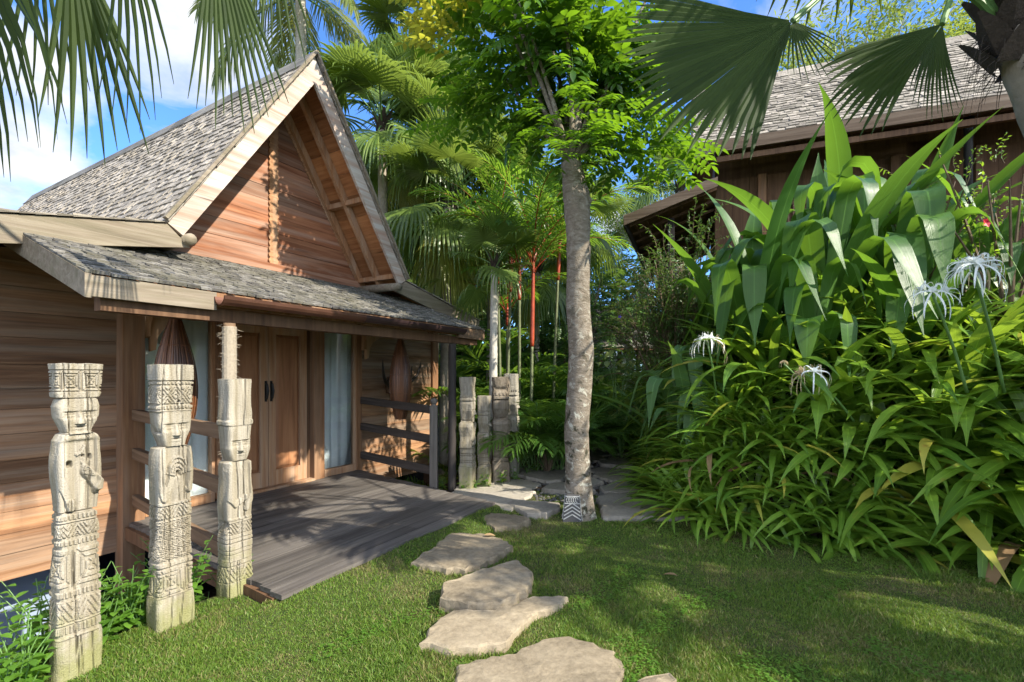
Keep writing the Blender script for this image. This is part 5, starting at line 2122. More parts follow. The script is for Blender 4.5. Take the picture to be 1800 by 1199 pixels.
for k in range(64):
    c = at(rt.uniform(745, 875), rt.uniform(-80, 115), dT + rt.uniform(-.1, .7)) - pt
    mb.place(CT[rt.integers(4)], basis((rt.normal(-.7, .5), rt.normal(-.4, .4), rt.uniform(.0, .7)), (0, 0, 1)), c, rt.uniform(.7, 1.0))
tag(mb.build('young_leaves', [M['young_leaf'], M['stem_green']], tree, True), 'yellow young leaves at the outer end of the crown')

# ------------------------------------------------------------------ palms
def fan_frond(seed, elev, Rr=.95, pet=.9, droop=.4, span=250, nseg=40, mats=('fan',), dead=False):
    r = np.random.default_rng(seed)
    mb_ = MB()
    P, T, S, N = arc(pet, elev, elev - 28, 8)
    mb_.tube(P, np.linspace(.018, .011, 8), 5, 1, cap=False)
    a = T[-1]
    c = N[-1] * .85 + T[-1] * .0 + r.normal(0, .15, 3)
    fan(mb_, r, P[-1], a, c, Rr, span, nseg, .52, droop, .12, .5)
    return mb_.mesh('fan_frond', [M[mats[0]], M['stem_green']])


FF = {'up': [fan_frond(600 + k, 72 + 6 * k, droop=.18) for k in range(2)],
      'mid': [fan_frond(610 + k, 38 + 14 * k, droop=.42) for k in range(3)],
      'low': [fan_frond(620 + k, -5 - 18 * k, droop=.8) for k in range(2)],
      'old': [fan_frond(630 + k, -48 - 12 * k, droop=1.0, mats=('fan_yellow',)) for k in range(2)]}


def trunk_curve(h, lean, n=24):
    z = np.linspace(-.2, h, n)
    q = np.clip(z / h, 0, 1)
    return np.stack([lean[0] * q ** 1.5, lean[1] * q ** 1.5, z], 1)


def palm(name, base, h, lean, rad, sets, label, seed, scale=1.0, group=None, bark='palm_bark', cat='palm', fibre=True, frondname='frond', ring=.05):
    r = np.random.default_rng(seed)
    root = empty(name, base)
    tag(root, label, cat, group)
    n = max(int(h / .05), 12)
    P = trunk_curve(h, lean, n)
    rr = rad * (1.15 - .3 * np.linspace(0, 1, n)) * (1 + ring * ((np.arange(n) % 3) == 0))
    mb_ = MB()
    mb_.tube(P, rr, 12, jit=.015, rng=r)
    mb_.build('trunk', M[bark], root, True)
    top = P[-1]
    i = 0
    for frs, cnt in sets:
        for k in range(cnt):
            me = frs[r.integers(len(frs))]
            o = link(frondname, me, root, top + np.array((0, 0, r.uniform(-.22, .06) * scale)))
            o.rotation_euler = (r.uniform(-.12, .12), r.uniform(-.12, .12), i * 2.399 + r.uniform(-.3, .3))
            s_ = scale * r.uniform(.85, 1.12)
            o.scale = (s_, s_, s_)
            i += 1
    if fibre:
        mb_ = MB()
        for k in range(14):
            a = k * 2.399
            d = np.array((math.cos(a), math.sin(a), 1.6))
            p = top + np.array((0, 0, -.35 * scale + .02 * k))
            mb_.strip(np.array([p, p + d * .12 * scale, p + d * .22 * scale]), np.array([(-math.sin(a), math.cos(a), 0)] * 3), np.array([.07, .06, .02]) * scale, mid=False)
        mb_.build('leaf_bases', M['fibre'], root)
    return root


def fan_palm(px, py, d, label, seed, scale=1.0, n=(4, 10, 7, 3), lean=(.1, 0), rad=.11):
    c = at(px, py, d)
    b = np.array((c[0] - lean[0], c[1] - lean[1]))
    z0 = float(height(b[0], b[1]))
    return palm('fan_palm', (b[0], b[1], z0), c[2] - z0, lean, rad, [(FF['up'], n[0]), (FF['mid'], n[1]), (FF['low'], n[2]), (FF['old'], n[3])], label, seed, scale)


fan_palm(672, 215, 10.2, 'tall fan palm with stiff upright leaves right behind the hut gable', 700, 1.15, (6, 12, 6, 1), (-.1, .2))
fan_palm(775, 235, 10.8, 'fan palm with pale sunlit leaves between the gable palm and the broadleaf tree', 701, 1.1, (5, 12, 7, 2), (.2, 0))
fan_palm(745, 60, 14, 'highest fan palm showing behind the yellow young leaves', 702, 1.3, (5, 11, 7, 2))
fan_palm(790, 350, 9.6, 'fan palm with drooping yellowing leaves above the carved posts', 703, 1.05, (4, 10, 9, 5), (.1, .1))
fan_palm(715, 470, 11.5, 'short fan palm low behind the right roof edge', 704, .95, (4, 10, 6, 1))
fan_palm(870, 330, 11.2, 'fan palm behind the red stemmed palms, partly hidden by the tree crown', 705, 1.1, (4, 10, 8, 3))
fan_palm(655, 360, 12.5, 'dark fan palm squeezed behind the roof slope', 706, 1.1, (4, 10, 8, 1))
fan_palm(1195, 330, 17, 'distant fan palm with yellow leaves beside the uphill roof', 707, 1.2, (5, 10, 6, 6))
fan_palm(945, 470, 12.6, 'fan palm deep in the thicket behind the tree trunk', 708, 1.0, (4, 10, 6, 1))
fan_palm(1010, 380, 13.5, 'fan palm standing directly behind the tree fork', 709, 1.1, (4, 10, 6, 1))


# coconut palm over the hut
def pin_frond(seed, name, L, e0, e1, npair, ll, lw, mats, **k):
    r = np.random.default_rng(seed)
    mb_ = MB()
    pinnate(mb_, r, L, e0, e1, npair, ll, lw, **k)
    return mb_.mesh(name, [M[m] for m in mats])


CO = {'up': [pin_frond(640 + k, 'coconut_frond', 4.3, 68, -5, 62, .85, .042, ('coco', 'stem_green'), droop=.5, hang=.15, rrad=.035) for k in range(2)],
      'mid': [pin_frond(644 + k, 'coconut_frond', 4.4, 30, -38, 62, .9, .042, ('coco', 'stem_green'), droop=.75, hang=.35, rrad=.035) for k in range(2)],
      'low': [pin_frond(648 + k, 'coconut_frond', 4.0, -12, -75, 58, .8, .042, ('coco', 'stem_green'), droop=.8, hang=.4, rrad=.035) for k in range(2)]}
c = at(528, -15, 14.5)
palm('coconut_palm', (c[0] + .1, c[1], 0), c[2], (-.1, 0), .17, [(CO['up'], 6), (CO['mid'], 9), (CO['low'], 7)],
     'tall coconut palm with feathery drooping fronds rising behind the hut ridge', 710, .92, bark='pale_bark')
c = at(1225, 400, 19)
palm('coconut_palm', (c[0] - .8, c[1], 0), c[2], (.8, 0), .15, [(CO['up'], 5), (CO['mid'], 8), (CO['low'], 3)],
     'far coconut palm with yellowish fronds beyond the uphill lean-to', 711, .75, bark='pale_bark')

# red stemmed palms
LIP = {'up': [pin_frond(660 + k, 'lipstick_frond', 2.05, 76, 18, 30, .50, .030, ('lip', 'red_stem'), droop=.35, vee=.35, ang=48, rrad=.012) for k in range(3)],
       'mid': [pin_frond(664 + k, 'lipstick_frond', 2.15, 55, -30, 30, .52, .030, ('lip', 'red_stem'), droop=.45, vee=.25, ang=48, rrad=.012) for k in range(3)]}


def red_palm(px, ptop, pshaft, d, label, seed, lean=(0, 0), sc=1.0, n=(3, 6)):
    r = np.random.default_rng(seed)
    c = at(px, ptop, d)
    s0 = at(px, pshaft, d)
    b = (c[0] - lean[0], c[1] - lean[1])
    root = empty('red_stem_palm', (b[0], b[1], 0))
    tag(root, label, 'palm')
    n1 = 30
    Pq = trunk_curve(c[2], lean, 60)
    k = int(np.searchsorted(Pq[:, 2], s0[2]))
    mb_ = MB()
    m = k + 1
    mb_.tube(Pq[:m], .025 * (1.2 - .2 * np.linspace(0, 1, m)) * (1 + .12 * ((np.arange(m) % 6) == 0)), 9)
    mb_.build('stem', M['ring_stem'], root, True)
    mb_ = MB()
    m = len(Pq) - k
    mb_.tube(Pq[k:], .031 * np.interp(np.linspace(0, 1, m), [0, .1, .6, 1], [1.0, 1.25, 1.1, .6]), 9)
    mb_.build('crownshaft', M['red_stem'], root, True)
    i = 0
    for key, cnt in (('up', n[0]), ('mid', n[1])):
        for _ in range(cnt):
            o = link('frond', LIP[key][r.integers(3)], root, Pq[-1] + np.array((0, 0, -.04 * i)))
            o.rotation_euler = (r.uniform(-.1, .1), r.uniform(-.1, .1), i * 2.399 + seed + r.uniform(-.3, .3))
            s_ = sc * r.uniform(.85, 1.1)
            o.scale = (s_, s_, s_)
            i += 1


red_palm(938, 440, 612, 8.3, 'red stemmed palm with the longest bright red shaft, just left of the tree trunk', 720, (.05, .1), 1.0, (3, 9))
red_palm(872, 425, 505, 8.8, 'red stemmed palm leftmost in the clump above the carved posts', 721, (-.1, .1), .95)
red_palm(900, 435, 520, 9.0, 'red stemmed palm with two shafts showing between the leftmost and the longest', 722, (.1, .2), .95)
red_palm(985, 400, 495, 9.3, 'red stemmed palm touching the tree trunk on its path side', 723, (.15, 0), 1.0)
red_palm(913, 465, 530, 8.6, 'slim red stemmed palm low in the clump near the longest shaft', 724, (0, 0), .8, (2, 4))
red_palm(892, 540, 575, 9.4, 'short red stemmed palm deepest in the clump', 725, (0, 0), .85, (2, 5))

# areca clumps fill the thicket
ARE = {'areca': [pin_frond(670 + k, 'areca_frond', 1.9, 78 - 9 * k, -5 - 14 * k, 34, .48, .026, ('areca', 'stem_green'), droop=.4, vee=.3, ang=50, rrad=.011, start=.3) for k in range(3)],
       'areca_dark': [pin_frond(675 + k, 'areca_frond', 1.9, 80 - 9 * k, 0 - 14 * k, 32, .52, .032, ('areca_dark', 'stem_green'), droop=.4, vee=.3, ang=50, rrad=.011, start=.25) for k in range(3)]}


def areca(x, y, label, seed, kind='areca_dark', n=16, sc=1.0, group=None):
    r = np.random.default_rng(seed)
    z = float(height(x, y))
    root = empty('areca_palm', (x, y, z - .03))
    tag(root, label, 'palm', group)
    for i in range(n):
        a = i * 2.399 + r.uniform(-.3, .3)
        o = link('frond', ARE[kind][r.integers(3)], root, (.1 * math.cos(a), .1 * math.sin(a), 0))
        o.rotation_euler = (0, 0, a)
        s_ = sc * r.uniform(.75, 1.15)
        o.scale = (s_, s_, s_)
    return root


GA = 'dark areca clumps of the thicket behind the posts'
LA = 'dark green areca clump filling the thicket between the carved posts and the far trees'
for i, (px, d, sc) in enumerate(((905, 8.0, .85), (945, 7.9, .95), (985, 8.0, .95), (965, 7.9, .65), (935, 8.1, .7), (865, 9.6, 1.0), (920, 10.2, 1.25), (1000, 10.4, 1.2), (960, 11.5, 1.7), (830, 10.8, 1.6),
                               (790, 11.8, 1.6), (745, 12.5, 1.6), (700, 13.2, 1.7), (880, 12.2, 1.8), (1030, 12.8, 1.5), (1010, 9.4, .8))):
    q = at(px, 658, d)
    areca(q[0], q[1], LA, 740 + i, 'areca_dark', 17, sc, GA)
q = at(1090, 658, 11.8)
areca(q[0] + .5, q[1] + 1.2, 'bright yellow green areca palm arching over the far end of the path', 760, 'areca', 15, 1.75)
q = at(800, 658, 8.4)
areca(q[0], q[1], 'bright green areca clump close behind the pale far posts', 761, 'areca', 14, .95)
q = at(830, 658, 9.0)
areca(q[0], q[1] + .4, 'second bright areca clump right behind the dark column and pale post', 762, 'areca', 14, 1.25)

# thin pale palm trunk among the far posts
c = at(866, 470, 7.7)
palm('slender_palm', (c[0], c[1], 0), c[2], (.03, 0), .065, [(FF['up'], 3), (FF['mid'], 6), (FF['low'], 2)],
     'slender palm with thin ringed pale trunk rising between the far posts', 770, .58, bark='pale_bark')
# ------------------------------------------------------------------ fan palm overhead on the right
def big_fan_palm(base, crown, lean_pts, label, leaves, seed, trunk_r=.1, cat='palm'):
    """leaves: (hub, axis, normal, radius, span, droop)"""
    r = np.random.default_rng(seed)
    base, crown = np.asarray(base, float), np.asarray(crown, float)
    root = empty('fan_palm', base)
    tag(root, label, cat)
    q = np.linspace(0, 1, 50)
    P = (crown - base)[None] * q[:, None]
    P[:, 2] = -.15 + (crown[2] - base[2] + .15) * q
    mb_ = MB()
    mb_.tube(P, trunk_r * (1.1 - .15 * q) * (1 + .05 * ((np.arange(50) % 3) == 0)), 14, jit=.02, rng=r)
    mb_.build('trunk', M['palm_bark'], root, True)
    mb_ = MB()
    for k in range(16):
        a = k * 2.399
        d = np.array((math.cos(a) * .6, math.sin(a) * .6, 1.0))
        p = P[-1] + np.array((math.cos(a) * .07, math.sin(a) * .07, -.34 + .03 * k))
        qq = np.linspace(0, 1, 5)[:, None]
        mb_.strip(p + d * .26 * qq, np.repeat(np.array([(-math.sin(a), math.cos(a), 0)]), 5, 0), [.10, .10, .085, .06, .02],
                  np.repeat(np.array([(math.cos(a), math.sin(a), 0)]), 5, 0), -.5)
    for k in range(60):
        a = r.uniform(0, 6.28)
        p = P[-1] + np.array((math.cos(a) * .1, math.sin(a) * .1, r.uniform(-.4, .0)))
        mb_.tube([p, p + np.array((math.cos(a) * .07, math.sin(a) * .07, -.05)), p + np.array((math.cos(a) * .1, math.sin(a) * .1, -.25 * r.uniform(.4, 1)))], [.003, .002, .001], 4)
    mb_.build('leaf_bases', M['fibre'], root)
    for i, (hub, a, c, Rr, span, droop, nseg, split) in enumerate(leaves):
        hub = np.asarray(hub, float) - base
        mb_ = MB()
        p0 = P[-1] + (0, 0, -.05)
        mid = (p0 + hub) / 2 + np.array((0, 0, .75 if hub[2] < P[-1][2] + .4 else .15))
        q = np.linspace(0, 1, 9)[:, None]
        C = (1 - q) ** 2 * p0 + 2 * q * (1 - q) * mid + q ** 2 * hub
        mb_.tube(C, np.linspace(.024, .013, 9), 7, 1)
        fan(mb_, r, hub, a, c, Rr, span, nseg, split, droop, .10, .5)
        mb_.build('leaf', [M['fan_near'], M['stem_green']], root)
    return root


cr = at(1768, 40, 3.1)
big_fan_palm((4.75, 3.15, 0), cr, None, 'fan palm leaning in at the right edge with huge dark leaves overhead', [
    (at(1392, 36, 2.75), (-.90, .05, -.43), (.2, -.90, .34), 1.05, 92, .08, 29, .74),
    (at(1396, 38, 2.77), (.25, -.1, -.95), (.1, -.95, .1), .34, 120, .25, 15, .3),
    (at(1655, 42, 2.9), (-.80, .03, -.58), (.15, -.95, .15), .90, 44, .10, 14, .66),
    (at(1657, 44, 2.92), (-.22, .0, -.97), (.15, -.95, .1), .55, 52, .15, 13, .5),
    (at(1850, -60, 2.4), (.2, -.7, -.1), (.1, -.2, .9), .9, 240, .3, 40, .6),
    (at(1500, -300, 2.9), (-.8, .2, .4), (.1, -.5, .8), .9, 260, .2, 40, .6),
    (at(1900, -150, 3.8), (.7, .5, .2), (-.2, -.2, .9), .9, 260, .4, 40, .6),
    ((2.5, 2.2, 4.5), (-.7, -.6, .1), (-.1, .1, 1), .95, 270, .4, 34, .5),
    ((3.8, 2.4, 4.6), (.6, -.6, .2), (-.1, .1, 1), .95, 270, .4, 34, .5),
    ((2.35, 3.1, 4.75), (-.9, .0, .2), (-.1, .1, 1), .9, 270, .4, 34, .5),
    (at(1740, -260, 3.7), (-.1, .6, .7), (-.1, -.7, .6), .9, 260, .3, 40, .6),
], 801)
# fan palm whose hanging leaf ends come in at the top left
big_fan_palm((-2.75, 1.15, 0), (-2.6, 1.25, 4.75), None, 'fan palm above the left totems whose drooping leaf tips hang into the sky', [
    (at(118, -130, 2.5), (.10, .15, -1.0), (.3, -.9, -.1), 1.14, 34, .10, 9, .45),
    (at(60, -150, 2.6), (-.25, .15, -.9), (.3, -.9, -.1), .92, 60, .2, 12, .3),
    (at(205, -150, 2.4), (.16, .1, -1.0), (-.2, -.95, 0), .95, 40, .2, 7, .3),
    (at(372, -150, 2.55), (.16, .05, -1.0), (.25, -.95, 0), 1.14, 30, .08, 13, .5),
    (at(470, -150, 2.7), (.05, .1, -1.0), (.35, -.9, 0), .75, 40, .2, 8, .3),
    (at(-160, -220, 2.1), (-.3, .4, -.7), (.2, -.8, .4), 1.0, 200, .5, 34, .5),
    ((-3.3, .6, 5.0), (-.8, -.5, .1), (-.1, -.1, 1), .95, 260, .5, 38, .5),
    ((-3.3, 1.9, 5.3), (-.6, .6, .3), (.1, -.2, 1), .95, 260, .5, 38, .5),
], 802)


# ------------------------------------------------------------------ shade tree and shrub beyond the right edge of the view
def leafy_tree(base, h, crad, n, label, seed, mat='tree_leaf', trunk=.13, bark='bark', squash=.8, name='broadleaf_tree', lsc=1.0, T_=None, clump=9):
    r = np.random.default_rng(seed)
    root = empty(name, base)
    tag(root, label, 'tree')
    mb_ = MB()
    top = np.array((r.normal(0, .15), r.normal(0, .15), h - crad * .9))
    q = np.linspace(0, 1, 16)[:, None]
    P = np.concatenate([top * q])
    P[:, 2] = np.linspace(-.2, top[2], 16)
    mb_.tube(P, trunk * np.linspace(1.15, .75, 16), 12, jit=.02, rng=r)
    mb_.build('trunk', M[bark], root, True)
    mb_ = MB()
    tips_ = []
    cen = np.array((top[0], top[1], h))
    for k in range(14 + clump):
        a = k * 2.399
        el = r.uniform(-.35, 1.1)
        rr_ = crad * r.uniform(.55, 1.0)
        end = cen + np.array((math.cos(a) * math.cos(el) * rr_, math.sin(a) * math.cos(el) * rr_, math.sin(el) * rr_ * squash))
        mid = top + (end - top) * .45 + (0, 0, .12 * crad) + r.normal(0, .08 * crad, 3)
        q = np.linspace(0, 1, 8)[:, None]
        C = (1 - q) ** 2 * top + 2 * q * (1 - q) * mid + q ** 2 * end
        mb_.tube(C, np.linspace(trunk * .42, .008, 8), 6)
        tips_ += [C[i] for i in range(4, 8)]
    mb_.build('limbs', M[bark], root, True)
    mb_ = MB()
    T_ = T_ or CT
    for _ in range(n):
        c = tips_[r.integers(len(tips_))] + r.normal(0, .13 * crad, 3)
        dv = (c - cen) + r.normal(0, .5, 3)
        mb_.place(T_[r.integers(len(T_))], basis(dv, (r.normal(0, .3), r.normal(0, .3), 1)), c, lsc * r.uniform(.7, 1.15))
    mb_.build('crown', [M[mat], M['stem_green']], root, True)
    return root


leafy_tree((7.3, 1.0, 0), 5.4, 1.35, 300, 'shade tree standing out of view to the right whose shadow lies on the lawn', 810)
leafy_tree((6.3, .2, 0), 3.1, .95, 200, 'lower shade tree beyond the right edge between lawn and taller shade tree', 811)


# ------------------------------------------------------------------ feathery trees far behind
def feather_t(seed):
    r = np.random.default_rng(seed)
    mb_ = MB()
    for k in range(30):
        p = r.normal(0, .32, 3) * (1.3, 1.3, .35)
        d = r.normal(0, 1, 3) * (1, 1, .35)
        ovate(mb_, r, p, d, (0, 0, 1), r.uniform(.16, .30), .07, n=3, fold=.1)
    return mb_.tmpl()


FT = [feather_t(820 + k) for k in range(3)]
q = at(1500, 658, 20)
leafy_tree((q[0], q[1], 0), 14.2, 4.6, 620, 'feathery crowned tree far behind the ridge of the uphill hut', 830, 'feather', .28, 'pale_bark', .5, 'feathery_tree', 1.15, FT, 12)
q = at(1700, 658, 24)
leafy_tree((q[0] + 2, q[1], 0), 17.5, 5.0, 560, 'taller feathery tree rising behind the right end of the uphill roof', 831, 'feather', .3, 'pale_bark', .5, 'feathery_tree', 1.2, FT, 12)
q = at(1140, 658, 26)
leafy_tree((q[0], q[1], 0), 10.2, 2.6, 420, 'distant feathery tree seen low between the tree crown and the lean-to', 832, 'feather', .25, 'pale_bark', .6, 'feathery_tree', 1.0, FT, 8)


# ------------------------------------------------------------------ shrubs
def sprig(seed, L=.5, nl=22, ll=.05, lw=.018):
    r = np.random.default_rng(seed)
    mb_ = MB()
    P, T, S, N = arc(L, r.uniform(30, 60), r.uniform(-30, 10), 8)
    mb_.tube(P, np.linspace(.004, .0015, 8), 4, 1, cap=False)
    s = np.linspace(0, 1, 8)
    for k in range(nl):
        u = .12 + .88 * k / nl
        p = np.array([np.interp(u, s, P[:, i]) for i in range(3)])
        t = np.array([np.interp(u, s, T[:, i]) for i in range(3)])
        d = t * .5 + r.normal(0, .6, 3)
        ovate(mb_, r, p, d, (0, 0, 1), ll * r.uniform(.7, 1.2), lw * r.uniform(.8, 1.2), n=4)
    return mb_.tmpl()


SP = [sprig(840 + k) for k in range(4)]
SPW = [sprig(846 + k, .45, 12, .06, .028) for k in range(4)]


def shrub(base, h, w, n, label, seed, mat='bush', T_=None, twigs=16, lsc=1.0, flat=.0, flowers=None, cat='shrub', name='shrub'):
    r = np.random.default_rng(seed)
    root = empty(name, base)
    tag(root, label, cat)
    mb_ = MB()
    ends = []
    for k in range(twigs):
        a = k * 2.399
        end = np.array((math.cos(a) * w * r.uniform(.3, 1), math.sin(a) * w * r.uniform(.3, 1), h * r.uniform(.6, 1)))
        mid = end * (.35, .35, .55) + r.normal(0, .05, 3)
        q = np.linspace(0, 1, 8)[:, None]
        C = 2 * q * (1 - q) * mid + q ** 2 * end
        mb_.tube(C, np.linspace(.013, .003, 8) * max(h, .6), 5)
        ends += [C[i] for i in range(4, 8)]
    mb_.build('stems', M['stem_brown'], root)
    mb_ = MB()
    T_ = T_ or SP
    pos = []
    for _ in range(n):
        c = ends[r.integers(len(ends))] + r.normal(0, .09 * w + .03, 3)
        if c[2] < flat * h:
            continue
        dv = np.array((c[0], c[1], r.uniform(-.2, .8))) + r.normal(0, .3, 3)
        mb_.place(T_[r.integers(len(T_))], basis(dv), c, lsc * r.uniform(.6, 1.1))
        pos.append(c)
    mb_.build('foliage', [M[mat], M['stem_brown']], root, True)
    if flowers:
        nf, fm, fs = flowers
        for _ in range(nf):
            c = pos[r.integers(len(pos))] + np.array((r.normal(0, .08), -.15 * w - .08, .06))
            fm_ = MB()
            for k in range(5):
                a = k * 1.2566
                ovate(fm_, r, c, (math.cos(a), -.35, math.sin(a)), (0, -1, 0), fs, fs * .8, n=4, droop=.05)
            fm_.build('flower', M[fm], root)
    return root


c = at(1195, 470, 8.2)
shrub((c[0], c[1], float(height(c[0], c[1]))), 3.5, .9, 900, 'tall fine leaved vine shrub with small purple flowers climbing by the lean-to corner', 850, 'bush', SP, 22, 1.5, .1, (9, 'purple_petal', .035))
c = at(1725, 400, 5.2)
shrub((c[0] + .3, c[1], float(height(c[0], c[1]))), 2.3, 1.15, 120, 'thin twiggy shrub with pale green leaves and bare stems in front of the rain pipe', 851, 'weed', SPW, 24, .8, .3)
c = at(1590, 400, 5.9)
shrub((c[0] + .1, c[1], float(height(c[0], c[1]))), 2.0, .7, 70, 'slight red flowering shrub between the upright crinum leaves', 852, 'weed', SPW, 12, .8, .3, (1, 'red_petal', .06))
c = gnd(962, 832)
shrub((c[0], c[1], 0), .78, .42, 420, 'low rounded clipped shrub with bare tan stems left of the tree trunk', 853, 'bush', SP, 18, .42, .55)
for i, (px, py, hh, lab) in enumerate(((935, 800, .7, 'leafy dark shrub behind the stout carved post'), (845, 812, .6, 'leafy shrub at the foot of the far posts by the hut'),
                                      (1005, 800, .6, 'leafy shrub hidden partly behind the tree trunk'), (1045, 770, .75, 'round dark shrub at the left side of the path bend'))):
    c = gnd(px, py)
    shrub((c[0], c[1], 0), hh, .5, 260, lab, 860 + i, 'bush', SPW, 14, .7, .1)
# strappy border along the far side of the path
rf_ = np.random.default_rng(5)
for i in range(26):
    t_ = i / 25
    x = np.interp(t_, [0, .3, .6, 1], [2.35, 2.95, 2.3, 1.5]) + rf_.normal(0, .12)
    y = np.interp(t_, [0, .3, .6, 1], [7.9, 11.3, 12.6, 12.9]) + rf_.normal(0, .2)
    root = empty('border_lily', (x, y, float(height(x, y))), rf_.uniform(0, 6))
    s_ = rf_.uniform(.75, 1.05)
    root.scale = (s_, s_, s_)
    link('leaves', lily_small[i % 4], root)
    tag(root, 'low dark strappy plant edging the far bend of the flagged path', 'lily', 'strappy plants edging the far path')
# variegated plant at the bank end
vg = at(1075, 545, 8.6)
r = np.random.default_rng(31)
root = empty('variegated_plant', (vg[0] + .25, vg[1] + .3, float(height(vg[0] + .25, vg[1] + .3))))
tag(root, 'plant with large pale yellow blotched leaves standing between trunk and crinums', 'plant')
mb = MB()
for k in range(7):
    mb.tube([(0, 0, 0), (r.normal(0, .08), r.normal(0, .08), .9), (r.normal(0, .28), r.normal(0, .2), r.uniform(1.5, 2.1))], [.016, .013, .006], 6)
mb.build('stems', M['stem_green'], root)
mb = MB()
for k in range(70):
    p = np.array((r.normal(0, .28), r.normal(0, .2), r.uniform(.8, 2.2)))
    ovate(mb, r, p, r.normal(0, 1, 3) * (1, 1, .5) + (0, -.3, 0), (0, 0, 1), r.uniform(.2, .3), r.uniform(.10, .15), n=6, fold=.2)
mb.build('foliage', M['varieg'], root, True)


# ------------------------------------------------------------------ weeds round the near posts
def weed(x, y, h, seed, label='leafy green weed growing round the feet of the near carved posts', group='weeds round the near posts', nst=5):
    r = np.random.default_rng(seed)
    z = float(height(x, y))
    root = empty('weed', (x, y, z - .02))
    tag(root, label, 'weed', group)
    st, fo = MB(), MB()
    for k in range(nst):
        a = r.uniform(0, 6.28)
        hh = h * r.uniform(.55, 1.1)
        P_, T, S, N = arc(hh, r.uniform(62, 88), r.uniform(40, 80), 9, 1, a)
        st.tube(P_, np.linspace(.0045, .002, 9), 5)
        s = np.linspace(0, 1, 9)
        m_ = int(hh / .046)
        for j in range(m_):
            u = .12 + .88 * j / m_
            p = np.array([np.interp(u, s, P_[:, i]) for i in range(3)])
            b = j * 2.4 + k
            ovate(fo, r, p, (math.cos(b), math.sin(b), r.uniform(-.1, .5)), (0, 0, 1), r.uniform(.07, .115) * (1.1 - .5 * u), r.uniform(.045, .065) * (1.1 - .5 * u), n=5, fold=.25)
    st.build('stems', M['stem_green'], root)
    fo.build('foliage', M['weed'], root, True)


rw = np.random.default_rng(41)
k = 0
for (p, n_) in ((P1, 9), ((P1 + P2) / 2, 10), (P2, 8), ((P2 + P3) / 2, 9), (P3, 3)):
    for _ in range(n_):
        s_ = rw.uniform(-.22, .22)
        t_ = rw.uniform(-.40, -.16)
        q = np.array(p[:2]) + U2 * s_ + N2 * t_
        weed(q[0], q[1], rw.uniform(.28, .62), 900 + k, nst=int(rw.integers(4, 8)))
        k += 1
for _ in range(12):
    s_, t_ = rw.uniform(-1.0, -.1), rw.uniform(-.35, .12)
    q = np.array(P1[:2]) + U2 * s_ + N2 * t_
    weed(q[0], q[1], rw.uniform(.3, .5), 900 + k, 'leafy weed in the bottom left corner below the board wall', 'weeds in the corner below the board wall', 6)
    k += 1
for px, py in ((812, 868), (832, 866), (850, 862), (905, 850), (925, 842), (880, 856), (775, 862), (940, 836)):
    q = gnd(px, py)
    weed(q[0], q[1] + .1, rw.uniform(.16, .3), 900 + k, 'small weed at the foot of the far carved posts', 'weeds at the feet of the far posts', 7)
    k += 1
# clover and small weeds at the edge of lawn and bank: nobody could count them
mb = MB()
rc = np.random.default_rng(51)
n_ = 0
while n_ < 1500:
    x, y = rc.uniform(1.2, 4.2), rc.uniform(3.2, 6.0)
    d_ = float(bank_dist(np.array(x), np.array(y)))
    if -.9 < d_ < .05 and rc.uniform() < np.exp(d_ * 3.2) and math.sin(x * 5 + 2 * math.sin(y * 4)) > -.3:
        z = float(height(x, y))
        for j in range(3):
            a = j * 2.09 + rc.uniform(0, 1)
            ovate(mb, rc, (x, y, z + rc.uniform(.015, .035)), (math.cos(a), math.sin(a), .15), (0, 0, 1), rc.uniform(.012, .026), .016, n=4)
        n_ += 1
n_ = 0
while n_ < 1700:
    y = rc.uniform(1.9, 5.8)
    x = rc.uniform(-1.0, 1.05) * y
    if not (math.sin(x * 4.1 + 2.2 * math.sin(y * 2.9)) * math.sin(y * 3.7 + 1.5 * math.sin(x * 3.3)) > .62):
        continue
    if bank_dist(np.array(x), np.array(y)) > -.05 or x * N2[0] + y * N2[1] < -2.9 or any(inside(s, np.array(x), np.array(y)) for s in STONES[:7]):
        continue
    z = float(height(x, y))
    for j in range(3):
        a = j * 2.09 + rc.uniform(0, 1)
        ovate(mb, rc, (x, y, z + rc.uniform(.01, .03)), (math.cos(a), math.sin(a), .2), (0, 0, 1), rc.uniform(.010, .020), .013, n=4)
    n_ += 1
tag(mb.build('clover', M['weed'], None, True), kind='stuff', label='clover creeping from the bank and in patches through the lawn')

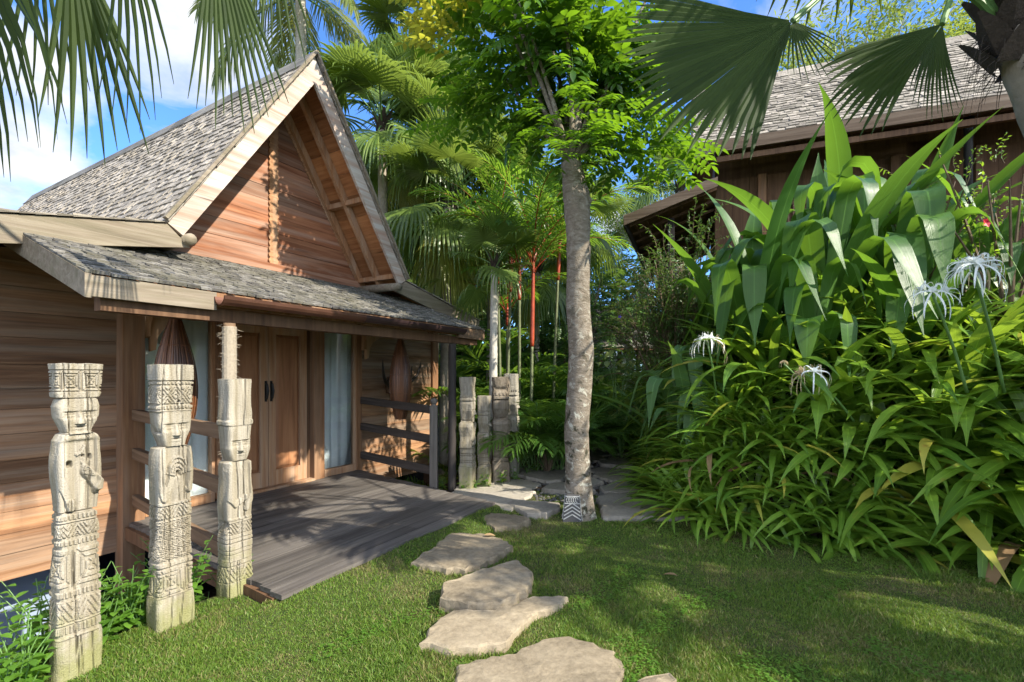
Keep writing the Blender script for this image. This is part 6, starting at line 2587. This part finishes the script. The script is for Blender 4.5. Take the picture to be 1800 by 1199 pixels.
# ------------------------------------------------------------------ trees that close the view behind the palms
r0 = np.random.default_rng(71)
for i, (px, yt, dd_, cr_, lab) in enumerate((
        (700, 470, 18, 2.2, 'dark bushy tree behind the low end of the hut roof'),
        (775, 400, 19, 2.6, 'dense dark tree behind the pale leaved fan palm'),
        (850, 430, 18, 2.4, 'dense green tree behind the red stemmed palms'),
        (930, 400, 20, 2.7, 'broad dark tree behind the thicket left of the trunk'),
        (1010, 470, 19, 2.2, 'green bushy tree showing just left of the distant hut'),
        (1085, 465, 23, 2.2, 'rounded tree standing behind the roof of the distant hut'),
        (1160, 470, 20, 2.3, 'leafy pale green tree behind the corner post of the uphill lean-to'),
        (1230, 520, 21, 2.2, 'dense tree mostly hidden by the vine shrub and lean-to'))):
    q = at(px, 658, dd_)
    h_ = (658 - yt) / 840 * dd_ + 1.6 - cr_ * .7
    leafy_tree((q[0], q[1], 0), h_, cr_, 330, lab, 870 + i, 'bush', .16, 'bark', .8, 'bushy_tree', 1.7, None, 8)
    q2 = at(px + r0.uniform(-30, 30), 658, dd_ - 1.5)
    shrub((q2[0], q2[1], 0), 2.6, 1.5, 200, lab.replace('tree', 'undergrowth shrub').split(' behind')[0].split(' showing')[0].split(' standing')[0].split(' mostly')[0] + ' at the foot of the far trees', 890 + i, 'bush', CT, 12, 1.1, 0)

# a dry leaf on the fourth stepping stone and a few on the lawn
for i, (px, py, z_, lab) in enumerate(((860, 941, .075, 'dry brown leaf lying on the back edge of the fourth stepping stone'),
                                      (620, 1010, .02, 'curled dry leaf on the grass left of the thick stepping stone'),
                                      (1180, 1010, .02, 'pale dry leaf on the shaded lawn in front of the bank'))):
    q = gnd(px, py, z_)
    mb = MB()
    ovate(mb, np.random.default_rng(i), (-.05, 0, 0), (1, .1 * i, .1), (0, 0, 1), .11, .055, n=7, fold=.4, droop=.15)
    o = mb.build('fallen_leaf', M['dead_leaf'], None, True, q)
    o.rotation_euler = (.1, 0, i * 1.3)
    tag(o, lab, 'leaf')

for i, (px, d_, h_, w_) in enumerate(((770, 14.5, 3.0, 1.3), (815, 13.2, 2.8, 1.2), (850, 14.2, 3.2, 1.3), (890, 13.0, 2.9, 1.2), (930, 14.0, 3.2, 1.3), (975, 13.6, 3.0, 1.3), (725, 15.5, 3.2, 1.3), (1030, 15.0, 2.4, 1.1))):
    q = at(px, 658, d_)
    o = shrub((q[0], q[1], 0), h_, w_, 190, 'dense green hedge shrub closing the view low behind the thicket palms', 920 + i, 'bush', CT, 12, 1.0, 0)
    o['group'] = 'hedge shrubs behind the thicket palms'
